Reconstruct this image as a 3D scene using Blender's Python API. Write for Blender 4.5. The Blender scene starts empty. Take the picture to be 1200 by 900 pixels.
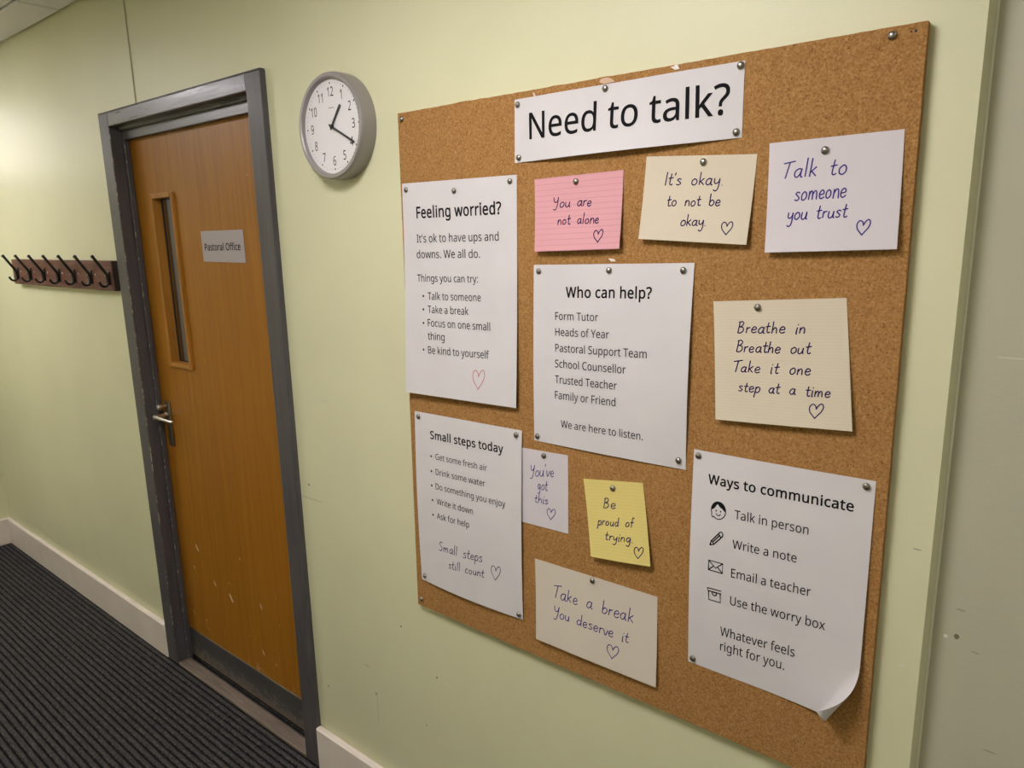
import bpy
import bmesh
import math
import random
import numpy as np
from mathutils import Vector, Matrix

# ---------------------------------------------------------------- camera, world, light, exposure
CAM_LOC = Vector((0.0, -1.15, 1.645))
CAM_R = ((0.7741227691989384, 0.6326760431989179, -0.021329851615239096),      # rows: image right, image down, view
         (0.11304943180415761, -0.17131964674101688, -0.978708028274669),
         (-0.6228593454195933, 0.7552288414796499, -0.20414610655308021))
FOCAL = 845.716
EXPOSURE = 0.0
PANEL_POWER = 30.0, 24.0, 13.0                      # emission of the ceiling panel diffusers, the last an added fill
WALL_LIGHT_POWER = 6.0                 # small bulkhead lamp on the far end wall
PANEL_COLOUR = (1.0, 0.95, 0.975)

scene = bpy.context.scene
COL = scene.collection
cam_data = bpy.data.cameras.new('camera')
cam = bpy.data.objects.new('camera', cam_data)
COL.objects.link(cam)
r_, d_, f_ = (Vector(v) for v in CAM_R)
cam.matrix_world = Matrix(((r_.x, -d_.x, -f_.x, CAM_LOC.x), (r_.y, -d_.y, -f_.y, CAM_LOC.y),
                           (r_.z, -d_.z, -f_.z, CAM_LOC.z), (0, 0, 0, 1)))
cam_data.sensor_width = 36
cam_data.lens = FOCAL / 1200 * 36
cam_data.clip_start = 0.02
scene.camera = cam
scene.view_settings.view_transform = 'Standard'
scene.view_settings.look = 'None'
scene.view_settings.gamma = 1
scene.view_settings.use_curve_mapping = False
scene.view_settings.exposure = EXPOSURE
world = bpy.data.worlds.new('world')
scene.world = world
world.use_nodes = True
world.node_tree.nodes['Background'].inputs[0].default_value = (0.9, 0.95, 1, 1)
world.node_tree.nodes['Background'].inputs[1].default_value = 0.02

CAMV = np.array(CAM_LOC)
RM = np.array(CAM_R)


def at(u, v, y):
    """the point of the plane at depth y that shows at a place of the 1200 x 900 frame"""
    d = RM.T @ np.array([(u - 600) / FOCAL, (v - 450) / FOCAL, 1])
    return CAMV + d * ((y - CAMV[1]) / d[1])


def at_x(u, v, x):
    d = RM.T @ np.array([(u - 600) / FOCAL, (v - 450) / FOCAL, 1])
    return CAMV + d * ((x - CAMV[0]) / d[0])


def project(P):
    q = (np.asarray(P) - CAMV) @ RM.T
    return np.stack([600 + FOCAL * q[..., 0] / q[..., 2], 450 + FOCAL * q[..., 1] / q[..., 2]], -1)


# ---------------------------------------------------------------- materials
def new_mat(name, colour=(.5, .5, .5), rough=.5, metal=0.0, spec=.5):
    m = bpy.data.materials.new(name)
    m.use_nodes = True
    b = m.node_tree.nodes['Principled BSDF']
    b.inputs['Base Color'].default_value = (*colour, 1)
    b.inputs['Roughness'].default_value = rough
    b.inputs['Metallic'].default_value = metal
    b.inputs['Specular IOR Level'].default_value = spec
    return m


class NT:
    """small helper to wire nodes"""
    def __init__(self, m):
        self.m = m
        self.t = m.node_tree
        self.b = self.t.nodes['Principled BSDF']
        self._co = None

    def n(self, kind, **kw):
        x = self.t.nodes.new(kind)
        for k, v in kw.items():
            setattr(x, k, v)
        return x

    def l(self, a, b):
        self.t.links.new(a, b)

    def co(self, scale=(1, 1, 1), out='Object'):
        tc = self.n('ShaderNodeTexCoord')
        mp = self.n('ShaderNodeMapping')
        mp.inputs['Scale'].default_value = scale
        self.l(tc.outputs[out], mp.inputs[0])
        return mp.outputs[0]

    def noise(self, scale, detail=3, rough=.5, vec=None, dist=0.0):
        x = self.n('ShaderNodeTexNoise')
        x.inputs['Scale'].default_value = scale
        x.inputs['Detail'].default_value = detail
        x.inputs['Roughness'].default_value = rough
        x.inputs['Distortion'].default_value = dist
        self.l(vec if vec is not None else self.co(), x.inputs['Vector'])
        return x.outputs[0]

    def ramp(self, fac, stops):
        x = self.n('ShaderNodeValToRGB')
        el = x.color_ramp.elements
        while len(el) < len(stops):
            el.new(.5)
        for e, (p, c) in zip(el, stops):
            e.position = p
            e.color = (*c, 1) if len(c) == 3 else c
        self.l(fac, x.inputs[0])
        return x.outputs[0]

    def mix(self, fac, a, b, mode='MIX'):
        x = self.n('ShaderNodeMix', data_type='RGBA', blend_type=mode)
        for i, v in ((0, fac), (6, a), (7, b)):
            if hasattr(v, 'is_linked'):
                self.l(v, x.inputs[i])
            else:
                x.inputs[i].default_value = v if i == 0 else (*v, 1)
        return x.outputs[2]

    def bump(self, h, strength=.3, dist=.002, prev=None):
        x = self.n('ShaderNodeBump')
        x.inputs['Strength'].default_value = strength
        x.inputs['Distance'].default_value = dist
        self.l(h, x.inputs['Height'])
        if prev is not None:
            self.l(prev, x.inputs['Normal'])
        return x.outputs[0]

    def math(self, op, a, b=0.0, c=0.0):
        x = self.n('ShaderNodeMath', operation=op)
        for i, v in enumerate((a, b, c)):
            if hasattr(v, 'is_linked'):
                self.l(v, x.inputs[i])
            else:
                x.inputs[i].default_value = v
        return x.outputs[0]

    def base(self, c):
        self.l(c, self.b.inputs['Base Color'])

    def normal(self, nrm):
        self.l(nrm, self.b.inputs['Normal'])

    def rough(self, r):
        self.l(r, self.b.inputs['Roughness'])


def wall_paint(name, colour, marks=()):
    m = new_mat(name, colour, .42, 0, .45)
    k = NT(m)
    big = k.noise(1.7, 3, .6)
    c2 = tuple(x * .93 for x in colour)
    col = k.mix(k.ramp(big, [(.35, (0, 0, 0)), (.7, (1, 1, 1))]), colour, c2)
    # little chips and scuffs in the paint, each at its own place on the wall
    if marks:
        tc = k.n('ShaderNodeTexCoord')
        sep = k.n('ShaderNodeSeparateXYZ')
        k.l(tc.outputs['Object'], sep.inputs[0])
        for (mx, mz, rx, rz, shear, cc) in marks:
            dz = k.math('SUBTRACT', sep.outputs[2], mz)
            dx = k.math('SUBTRACT', k.math('SUBTRACT', sep.outputs[0], mx), k.math('MULTIPLY', dz, shear))
            q = k.math('ADD', k.math('POWER', k.math('DIVIDE', dx, rx), 2.0), k.math('POWER', k.math('DIVIDE', dz, rz), 2.0))
            col = k.mix(k.math('LESS_THAN', q, 1.0), col, cc)
    k.base(col)
    fine = k.noise(420, 2, .5)
    mid = k.noise(95, 2, .5)
    k.normal(k.bump(fine, .16, .0012, k.bump(mid, .12, .002)))
    k.rough(k.math('MULTIPLY_ADD', mid, .14, .36))
    return m


M = {}
chip_d, chip_l, chip_m = (.16, .15, .10), (.72, .70, .58), (.34, .33, .24)
GREEN = (.68, .67, .445)
def mark(u, v, rx, rz, shear, c, y=0.0):
    p = at(u, v, y)
    return (p[0], p[2], rx, rz, shear, c)
M['wall'] = wall_paint('green wall paint', GREEN, [
    mark(362, 568, .006, .004, 0, chip_m), mark(366, 585, .05, .0022, -.6, (.52, .52, .36)),
    mark(385, 804, .003, .003, 0, chip_d), mark(441, 813, .004, .006, 0, chip_m), mark(443, 832, .0012, .045, 0, (.45, .44, .32)),
    mark(512, 794, .003, .003, 0, chip_d), mark(527, 804, .03, .0012, -.3, chip_l), mark(470, 734, .003, .003, 0, chip_d),
    mark(1057, 779, .003, .003, 0, chip_l), mark(1075, 644, .006, .0012, -.5, chip_m), mark(430, 780, .012, .0012, -.9, chip_m),
    mark(380, 470, .02, .001, .4, (.54, .53, .37)), mark(500, 850, .002, .002, 0, chip_d)])
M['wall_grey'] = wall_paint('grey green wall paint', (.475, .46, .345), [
    mark(1126, 715, .006, .0018, -.8, chip_m, .03), mark(1121, 746, .0036, .0042, 0, chip_d, .03), mark(1108, 745, .003, .003, 0, chip_l, .03),
    mark(1143, 765, .005, .0018, -.8, chip_m, .03), mark(1160, 881, .009, .0015, -.6, chip_m, .03), mark(1188, 420, .02, .0012, .3, (.56, .55, .42), .03)])
M['ceiling'] = new_mat('ceiling tile', (.8, .78, .79), .9, 0, .2)
k = NT(M['ceiling']); k.normal(k.bump(k.noise(160, 3, .6), .4, .003))
k.base(k.ramp(k.noise(300, 3, .7), [(.3, (.80, .775, .785)), (.6, (.88, .855, .865))]))
M['ceiling_gap'] = new_mat('dark ceiling grid', (.05, .048, .045), .8)
M['skirting'] = new_mat('cream skirting paint', (.78, .70, .64), .38)
k = NT(M['skirting']); k.base(k.ramp(k.noise(7, 4, .6), [(.3, (.73, .65, .585)), (.7, (.81, .73, .66))])); k.normal(k.bump(k.noise(60, 2), .08, .002))

# dark grey gloss paint of the door frame, brush streaked, worn pale along chips
def frame_paint(name, scale, spec, r0):
    m = new_mat(name, (.085, .078, .082), .3, 0, spec)
    k = NT(m)
    streak = k.noise(1, 4, .6, k.co(scale))
    chips = k.ramp(k.noise(55, 4, .75), [(.715, (0, 0, 0)), (.73, (1, 1, 1))])
    k.base(k.mix(chips, k.ramp(streak, [(.3, (.070, .063, .067)), (.7, (.105, .097, .100))]), (.30, .28, .26)))
    k.normal(k.bump(streak, .22, .002, k.bump(k.noise(120, 2), .12, .001)))
    k.rough(k.math('MULTIPLY_ADD', streak, .3, r0))
    return m
M['frame_v'] = frame_paint('grey gloss frame paint, upright', (60, 60, 4), .28, .22)
M['frame_h'] = frame_paint('grey gloss frame paint, level', (4, 60, 60), .5, .16)

def oak(name, c0, c1, c2, scr=True):
    m = new_mat(name, c1, .36, 0, .22)
    k = NT(m)
    v = k.co((14, 14, .55))
    g = k.noise(3.2, 6, .62, v, .6)
    fine = k.noise(1, 4, .65, k.co((260, 260, 5)))
    col = k.ramp(g, [(.28, c0), (.5, c1), (.74, c2)])
    col = k.mix(k.math('MULTIPLY', k.ramp(fine, [(.45, (0, 0, 0)), (.75, (1, 1, 1))]), .35), col, c0)
    if scr:      # pale knocks and scratches, thickest near the kick plate
        tc = k.n('ShaderNodeTexCoord'); sep = k.n('ShaderNodeSeparateXYZ'); k.l(tc.outputs['Object'], sep.inputs[0])
        low = k.ramp(k.math('DIVIDE', sep.outputs[2], 1.0), [(.12, (.115, .115, .115)), (.34, (.02, .02, .02)), (.7, (0, 0, 0))])
        n1 = k.noise(1, 3, .7, k.co((34, 34, 22)))
        s = k.math('GREATER_THAN', k.math('ADD', n1, low), .745)
        col = k.mix(k.math('MULTIPLY', s, .55), col, (.62, .42, .22))
        spots = [(231, 642, .006, .010), (271, 701, .007, .012), (252, 684, .004, .008), (306, 711, .004, .008), (281, 655, .003, .003), (309, 765, .004, .008), (228, 665, .003, .006)]
        for (u, vv, rx, rz) in spots:
            p = at(u, vv, .045)
            dx = k.math('DIVIDE', k.math('SUBTRACT', sep.outputs[0], float(p[0])), rx)
            dz = k.math('DIVIDE', k.math('SUBTRACT', sep.outputs[2], float(p[2])), rz)
            q = k.math('ADD', k.math('POWER', k.math('ADD', dx, dz), 2.0), k.math('MULTIPLY', k.math('POWER', dz, 2.0), .6))
            col = k.mix(k.math('LESS_THAN', q, 1.0), col, (.66, .52, .36))
    k.base(col)
    k.normal(k.bump(fine, .10, .001))
    k.rough(k.math('MULTIPLY_ADD', g, .15, .3))
    return m
M['oak'] = oak('oak veneer', (.270, .102, .007), (.345, .140, .0115), (.40, .172, .017))
M['oak_bead'] = oak('oak glazing bead', (.30, .125, .018), (.39, .170, .027), (.44, .20, .035), False)
M['kick'] = new_mat('dark rubbed kick plate', (.055, .056, .062), .42, 0, .5)
k = NT(M['kick']); s1 = k.noise(1, 4, .7, k.co((30, 30, 7))); k.base(k.ramp(s1, [(.35, (.042, .043, .049)), (.62, (.07, .066, .066)), (.76, (.16, .13, .11))])); k.rough(k.math('MULTIPLY_ADD', s1, .3, .3))
tck = k.n('ShaderNodeTexCoord'); spk = k.n('ShaderNodeSeparateXYZ'); k.l(tck.outputs['Object'], spk.inputs[0])
scuff = k.math('GREATER_THAN', k.math('SUBTRACT', k.noise(1, 5, .75, k.co((26, 26, 40))), k.math('MULTIPLY', spk.outputs[2], 2.6)), .36)
old = M['kick'].node_tree.nodes['Principled BSDF'].inputs['Base Color'].links[0].from_socket
k.base(k.mix(k.math('MULTIPLY', scuff, .6), old, (.17, .135, .11)))
M['worn_edge'] = new_mat('frame arris worn to the undercoat', (.09, .08, .08), .4)
k = NT(M['worn_edge'])
k.base(k.mix(k.ramp(k.noise(1, 4, .7, k.co((40, 40, 38))), [(.52, (0, 0, 0)), (.60, (1, 1, 1))]), (.10, .09, .092), (.40, .36, .33)))
M['threshold'] = new_mat('scuffed threshold strip', (.19, .145, .11), .5)
k = NT(M['threshold']); s1 = k.noise(1, 5, .7, k.co((8, 90, 90))); k.base(k.ramp(s1, [(.3, (.13, .10, .08)), (.6, (.22, .17, .13)), (.8, (.42, .36, .30))])); k.normal(k.bump(s1, .4, .003))
M['steel'] = new_mat('brushed steel', (.60, .58, .55), .28, 1)
M['steel_dark'] = new_mat('dull steel', (.27, .235, .19), .34, 1)
M['pin'] = new_mat('nickel plated pin', (.30, .285, .25), .30, 1)
k = NT(M['pin']); k.base(k.ramp(k.noise(260, 2), [(.3, (.25, .23, .20)), (.7, (.36, .34, .31))]))
M['glass'] = new_mat('vision panel glass', (.70, .74, .70), .04, 0, .6)
M['glass'].node_tree.nodes['Principled BSDF'].inputs['Transmission Weight'].default_value = 1.0
M['gasket'] = new_mat('black rubber gasket', (.012, .012, .013), .6)
M['sign'] = new_mat('engraved grey sign plate', (.40, .355, .37), .5, .1)
M['sign_ink'] = new_mat('sign lettering', (.012, .010, .012), .8, 0, .08)

# cork: pressed granules
M['cork'] = new_mat('pressed cork', (.4, .2, .07), .85, 0, .25)
k = NT(M['cork'])
vo = k.n('ShaderNodeTexVoronoi'); vo.inputs['Scale'].default_value = 390; k.l(k.co(), vo.inputs['Vector'])
hv = k.n('ShaderNodeSeparateColor'); k.l(vo.outputs['Color'], hv.inputs[0])
g1 = k.ramp(hv.outputs[0], [(.0, (.260, .118, .032)), (.3, (.375, .185, .058)), (.65, (.440, .228, .078)), (1.0, (.575, .340, .140))])
g2 = k.ramp(k.noise(230, 4, .7), [(.30, (.21, .090, .022)), (.5, (.40, .200, .066)), (.72, (.58, .34, .140))])
cc = k.mix(.55, g1, g2)
cc = k.mix(k.math('MULTIPLY', k.ramp(k.noise(300, 2, .5), [(.62, (0, 0, 0)), (.70, (1, 1, 1))]), .8), cc, (.15, .058, .014))
wear = k.ramp(k.noise(5.0, 4, .6), [(.35, (0, 0, 0)), (.75, (1, 1, 1))])
cc = k.mix(k.math('MULTIPLY', wear, .16), cc, (.50, .27, .10))
cc = k.mix(1.0, cc, (.86, .85, .78), 'MULTIPLY')
k.base(cc)
k.normal(k.bump(k.noise(260, 4, .7), .55, .0018))
M['cork_edge'] = M['cork']

M['paper'] = new_mat('white copier paper', (.635, .605, .615), .62, 0, .3)
k = NT(M['paper']); k.normal(k.bump(k.noise(26, 3, .55), .07, .004, k.bump(k.noise(900, 2), .08, .0004)))
k.base(k.ramp(k.noise(9, 3), [(.3, (.62, .592, .602)), (.7, (.65, .622, .632))]))

def ruled(name, paper, line, count, strength, width=.12, wob=0.0):
    m = new_mat(name, paper, .65, 0, .3)
    k = NT(m)
    tc = k.n('ShaderNodeTexCoord'); sep = k.n('ShaderNodeSeparateXYZ'); k.l(tc.outputs['UV'], sep.inputs[0])
    v = sep.outputs[1]
    if wob:
        v = k.math('ADD', v, k.math('MULTIPLY', k.noise(3, 3, .6, k.co((14, 260, 1), 'UV')), wob))
    fr = k.math('FRACT', k.math('MULTIPLY', v, count))
    on = k.math('LESS_THAN', fr, width)
    soft = k.math('MULTIPLY', on, strength)
    base = k.ramp(k.noise(11, 3), [(.3, tuple(c * .965 for c in paper)), (.7, paper)])
    k.base(k.mix(soft, base, line))
    k.normal(k.bump(k.noise(30, 3), .06, .004))
    return m
M['pink'] = ruled('pink ruled card', (.68, .34, .365), (.50, .22, .28), 13.2, .55, .11)
M['cream'] = ruled('cream laid paper', (.64, .565, .43), (.56, .50, .41), 40, .33, .35, .02)
M['cream_pale'] = ruled('pale cream laid paper', (.62, .555, .465), (.56, .50, .42), 42, .38, .35, .02)
M['yellow'] = ruled('yellow sticky paper', (.70, .58, .20), (.58, .48, .13), 24, .25, .3, .02)
M['white_card'] = ruled('white note paper', (.62, .575, .60), (.60, .56, .62), 20, .12, .15)
M['ink'] = new_mat('black printing ink', (.010, .009, .011), .8, 0, .08)
M['ink_blue'] = new_mat('blue ballpoint ink', (.050, .036, .20), .7, 0, .1)
M['ink_violet'] = new_mat('dark violet ballpoint ink', (.030, .018, .085), .7, 0, .1)
M['ink_red'] = new_mat('red ballpoint ink', (.50, .10, .14), .7, 0, .1)
M['clock_case'] = new_mat('silver grey clock case', (.33, .305, .30), .4, .35)
M['dial'] = new_mat('white clock dial', (.76, .735, .755), .5)
M['hand'] = new_mat('black clock hand', (.012, .012, .014), .45)
M['tick'] = new_mat('grey dial print', (.10, .095, .10), .6, 0, .1)
M['rail'] = new_mat('dark red brown stained wood', (.12, .055, .040), .5, 0, .15)
k = NT(M['rail']); s1 = k.noise(1, 5, .6, k.co((5, 60, 60))); k.base(k.ramp(s1, [(.3, (.085, .036, .026)), (.55, (.150, .066, .048)), (.8, (.21, .105, .078))])); k.normal(k.bump(s1, .15, .002))
M['rail_end'] = new_mat('dark end grain', (.028, .014, .010), .6)
M['black_metal'] = new_mat('black enamelled hook', (.010, .009, .009), .32, 0, .6)
M['screw'] = new_mat('bright screw head', (.72, .70, .68), .3, 1)
M['office'] = new_mat('office wall paint', (.36, .36, .31), .8)
M['scrap'] = new_mat('torn paper scrap', (.78, .72, .66), .7)
M['scrap_cork'] = new_mat('pale torn cork skin', (.58, .40, .27), .8)
M['caulk'] = new_mat('pale caulk line', (.78, .77, .62), .5)
M['joint'] = new_mat('wall joint strip', (.50, .48, .33), .5)
for key, power in (('diffuser_near', PANEL_POWER[0]), ('diffuser_far', PANEL_POWER[1]), ('diffuser_fill_right', PANEL_POWER[2]), ('diffuser_wall', WALL_LIGHT_POWER), ('diffuser_fill_office', 22.0)):
    M[key] = new_mat('lit ' + key.replace('_', ' '), (.9, .9, .9), .5)
    b = M[key].node_tree.nodes['Principled BSDF']
    b.inputs['Emission Color'].default_value = (*PANEL_COLOUR, 1); b.inputs['Emission Strength'].default_value = power
M['rail_metal'] = new_mat('grey lamp casing', (.35, .35, .35), .4)
M['white_metal'] = new_mat('white enamelled frame', (.8, .8, .78), .4)

# carpet: looped cords, fine speckle
M['carpet'] = new_mat('charcoal ribbed carpet', (.05, .05, .05), .95, 0, .15)
k = NT(M['carpet'])
sp = k.noise(1, 3, .8, k.co((70, 240, 240)))
pat = k.noise(1, 2, .5, k.co((9, 40, 1)))
tcf = k.n('ShaderNodeTexCoord'); sepf = k.n('ShaderNodeSeparateXYZ'); k.l(tcf.outputs['Object'], sepf.inputs[0])
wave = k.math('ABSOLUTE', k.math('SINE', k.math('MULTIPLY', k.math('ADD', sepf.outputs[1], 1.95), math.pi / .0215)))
tuft = k.noise(1, 2, .6, k.co((95, 60, 1)))
c1 = k.ramp(sp, [(.33, (.032, .030, .030)), (.53, (.070, .066, .063)), (.70, (.135, .130, .122)), (.8, (.24, .23, .22))])
c1 = k.mix(k.ramp(pat, [(.4, (0, 0, 0)), (.7, (.4, .4, .4))]), c1, (.034, .035, .040))
# grey cord darkened between the ribs: groove shade put into the colour
groove_shade = k.ramp(k.math('ADD', wave, k.math('MULTIPLY', k.math('SUBTRACT', tuft, .5), .9)), [(.30, (0, 0, 0)), (.62, (1, 1, 1))])
k.base(k.mix(groove_shade, (.010, .010, .011), c1))
k.normal(k.bump(tuft, .7, .008, k.bump(sp, .6, .004)))


# ---------------------------------------------------------------- mesh helpers
def link_mesh(name, verts, faces, mat, parent=None, smooth=False, uvs=None, mats=None, fmat=None):
    me = bpy.data.meshes.new(name)
    me.from_pydata([tuple(map(float, v)) for v in verts], [], faces)
    for mm in (mats or [mat]):
        me.materials.append(mm)
    if fmat is not None:
        me.polygons.foreach_set('material_index', fmat)
    if smooth:
        me.polygons.foreach_set('use_smooth', [True] * len(me.polygons))
    if uvs is not None:
        ul = me.uv_layers.new(name='UVMap')
        for lp in me.loops:
            ul.data[lp.index].uv = uvs[lp.vertex_index]
    me.update()
    o = bpy.data.objects.new(name, me)
    COL.objects.link(o)
    if parent is not None:
        o.parent = parent
        o.matrix_parent_inverse = Matrix.Translation(-parent.location)
    return o


class MB:
    """collects shapes that belong to ONE mesh"""
    def __init__(self):
        self.v, self.f = [], []

    def add(self, v, f):
        n = len(self.v)
        self.v += [tuple(map(float, p)) for p in v]
        self.f += [tuple(i + n for i in q) for q in f]
        return self

    def box(self, x0, x1, y0, y1, z0, z1, bevel=0.0, seg=2):
        if not bevel:
            v = [(x, y, z) for x in (x0, x1) for y in (y0, y1) for z in (z0, z1)]
            return self.add(v, [(0, 1, 3, 2), (4, 6, 7, 5), (0, 4, 5, 1), (2, 3, 7, 6), (0, 2, 6, 4), (1, 5, 7, 3)])
        bm = bmesh.new()
        bmesh.ops.create_cube(bm, size=1)
        for p in bm.verts:
            p.co = ((x0 + x1) / 2 + p.co.x * (x1 - x0), (y0 + y1) / 2 + p.co.y * (y1 - y0), (z0 + z1) / 2 + p.co.z * (z1 - z0))
        bmesh.ops.bevel(bm, geom=bm.edges[:], offset=bevel, segments=seg, profile=.5, affect='EDGES')
        bm.verts.index_update()
        self.add([p.co[:] for p in bm.verts], [[p.index for p in f.verts] for f in bm.faces])
        bm.free()
        return self

    def tube(self, pts, rad, seg=10, cap=True):
        pts = [Vector(p) for p in pts]
        rads = rad if isinstance(rad, (list, tuple)) else [rad] * len(pts)
        rings, up = [], None
        for i, p in enumerate(pts):
            t = (pts[min(i + 1, len(pts) - 1)] - pts[max(i - 1, 0)]).normalized()
            if up is None:
                up = Vector((1, 0, 0)) if abs(t.x) < .9 else Vector((0, 0, 1))
            a = t.cross(up).normalized(); b2 = a.cross(t).normalized(); up = b2
            rings.append([p + (a * math.cos(q) + b2 * math.sin(q)) * rads[i] for q in [2 * math.pi * j / seg for j in range(seg)]])
        v = [q for r in rings for q in r]
        f = []
        for i in range(len(rings) - 1):
            for j in range(seg):
                f.append((i * seg + j, i * seg + (j + 1) % seg, (i + 1) * seg + (j + 1) % seg, (i + 1) * seg + j))
        if cap:
            f.append(tuple(range(seg - 1, -1, -1)))
            f.append(tuple((len(rings) - 1) * seg + j for j in range(seg)))
        return self.add(v, f)

    def lathe(self, c, axis, prof, seg=48, closed=False):
        """prof: list of (radius, distance along axis)"""
        c = Vector(c); ax = Vector(axis).normalized()
        a = ax.orthogonal().normalized() if abs(ax.y) < .99 else Vector((1, 0, 0))
        b2 = ax.cross(a)
        v, f = [], []
        for (r, h) in prof:
            for j in range(seg):
                q = 2 * math.pi * j / seg
                v.append(c + ax * h + (a * math.cos(q) + b2 * math.sin(q)) * max(r, 1e-6))
        n = len(prof)
        for i in range(n - (0 if closed else 1)):
            for j in range(seg):
                f.append((i * seg + j, i * seg + (j + 1) % seg, ((i + 1) % n) * seg + (j + 1) % seg, ((i + 1) % n) * seg + j))
        return self.add(v, f)

    def ball(self, c, r, seg=14, rings=9):
        return self.lathe(c, (0, 0, 1), [(r * math.sin(math.pi * i / rings), -r * math.cos(math.pi * i / rings)) for i in range(rings + 1)], seg)

    def build(self, name, mat, parent=None, smooth=False, fix=True):
        o = link_mesh(name, self.v, self.f, mat, parent, smooth)
        if fix:
            bm = bmesh.new(); bm.from_mesh(o.data)
            bmesh.ops.remove_doubles(bm, verts=bm.verts, dist=1e-6)
            bmesh.ops.recalc_face_normals(bm, faces=bm.faces)
            bm.to_mesh(o.data); bm.free()
        if smooth:
            try:
                o.data.set_sharp_from_angle(angle=math.radians(40))
            except Exception:
                pass
        return o


def tag(o, label=None, cat=None, group=None, kind=None):
    for kx, vx in (('label', label), ('category', cat), ('group', group), ('kind', kind)):
        if vx:
            o[kx] = vx
    return o


def empty(name, loc):
    o = bpy.data.objects.new(name, None)
    o.empty_display_size = .05
    o.location = loc
    COL.objects.link(o)
    return o


def structure(o, label, cat):
    return tag(o, label, cat, None, 'structure')


# ---------------------------------------------------------------- the room
ZC = 2.45
XL, XR_EDGE, XR = -4.627, -.1552, 2.4         # far end wall, outer corner of the green wall, wall beyond the frame
YF, YREC = -1.95, .03                        # opposite corridor wall, recessed wall
FX0, FX1 = -2.762, -1.757                    # door frame, outer faces
FZ = 2.076
WT = .16

w = MB()
w.box(XL - .1, FX0 + .012, 0, WT, 0, ZC + .12)
w.box(FX0 + .012, FX1 - .012, 0, WT, FZ - .012, ZC + .12)
w.box(FX1 - .012, XR_EDGE, 0, WT, 0, ZC + .12)
v8 = [(x, y, z) for z in (0, ZC + .12) for x, y in ((XR_EDGE, 0), (XR_EDGE + .0052, YREC), (XR_EDGE + .0052, WT), (XR_EDGE, WT))]
w.add(v8, [(0, 1, 5, 4), (1, 2, 6, 5), (3, 2, 1, 0), (4, 5, 6, 7)])
structure(w.build('wall_back', M['wall'], fix=False), 'pale green painted corridor wall carrying the door, clock and cork board', 'wall')
XREC = XR_EDGE + .0052
w = MB().box(XREC, XR + .1, YREC, WT, 0, ZC + .12)
structure(w.build('wall_right', M['wall_grey']), 'greyer green wall set back beyond the corner at the right', 'wall')
w = MB().box(XL - .1, XL, YF - .1, 0, 0, ZC + .12)
structure(w.build('wall_left', M['wall']), 'green end wall meeting the corridor wall at the far left', 'wall')
w = MB().box(XL - .1, XR + .1, YF - .1, YF, 0, ZC + .12)
structure(w.build('wall_front', M['wall']), 'green corridor wall opposite the cork board', 'wall')
w = MB().box(XR, XR + .1, YF, YREC, 0, ZC + .12)
structure(w.build('wall_end', M['wall']), 'green wall closing the near end of the corridor', 'wall')
# pale caulk line in the inner corner where the wall steps back, and the joint cover above the door
w = MB().tube([(XREC + .0008, YREC - .0004, 0), (XREC + .0008, YREC - .0004, ZC)], .0022, 8)
structure(w.build('trim_1', M['caulk'], smooth=True), 'thin pale caulk line down the corner at the right', 'trim')
j0, j1 = at(146, 0, 0), at(159, 121, 0)
w = MB().box(-2.5005, -2.4955, -.0035, .004, FZ - .002, ZC, .0012, 2)
structure(w.build('trim_2', M['joint']), 'thin vertical joint strip on the wall above the door', 'trim')

# floor: cords running along the corridor
rib, per = .0215, 8
ys = np.arange(YF, .14, rib / per)
zs = [-.011 + .011 * abs(math.sin(math.pi * (y - YF) / rib)) ** .55 for y in ys]
nx = 2
v = [(x, y, z) for x in (XL - .1, XR + .1) for y, z in zip(ys, zs)]
n = len(ys)
f = [(j, n + j, n + j + 1, j + 1) for j in range(n - 1)]
v += [(XL - .1, YF, -.06), (XR + .1, YF, -.06), (XR + .1, float(ys[-1]), -.06), (XL - .1, float(ys[-1]), -.06)]
f += [(2 * n, 2 * n + 3, 2 * n + 2, 2 * n + 1)]
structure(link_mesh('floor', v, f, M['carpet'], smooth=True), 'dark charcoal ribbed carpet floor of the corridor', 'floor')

# suspended ceiling: tiles in a dark grid, two cells hold light panels, a third an added fill
cell = .6
gx = [-2.965 + cell * i for i in range(-3, 9)]
gy = [0.0, -.148, -.748, -1.348, YF]
panels = [(-1.165, -.565, -1.348, -.748), (-4.165, -3.565, -1.348, -.748), (1.235, 1.835, -1.348, -.748)]
t = MB()
xs = [XL] + [g for g in gx if XL < g < XR] + [XR]
gap = .006
for a, b2 in zip(xs[:-1], xs[1:]):
    for c, d in zip(gy[1:], gy[:-1]):
        if any(a > p[0] - .01 and b2 < p[1] + .01 and abs(c - p[2]) < .01 for p in panels):
            continue
        t.box(a + gap, b2 - gap, c + gap, d - gap - (.003 if d == 0 else 0), ZC, ZC + .018, .004, 1)
ce = structure(t.build('ceiling', M['ceiling']), 'grey mineral tile suspended ceiling in a dark grid', 'ceiling')
bk = MB().box(XL - .1, XR + .1, YF - .1, WT, ZC + .1, ZC + .14).box(XL, XR, YF, 0, ZC + .012, ZC + .02)
bk = MB()
for a, b2 in zip(xs[:-1], xs[1:]):
    for c, d in zip(gy[1:], gy[:-1]):
        bk.box(a, b2, c, d, ZC + .06, ZC + .07)
bk.build('ceiling_void', M['ceiling_gap'], ce)
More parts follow.
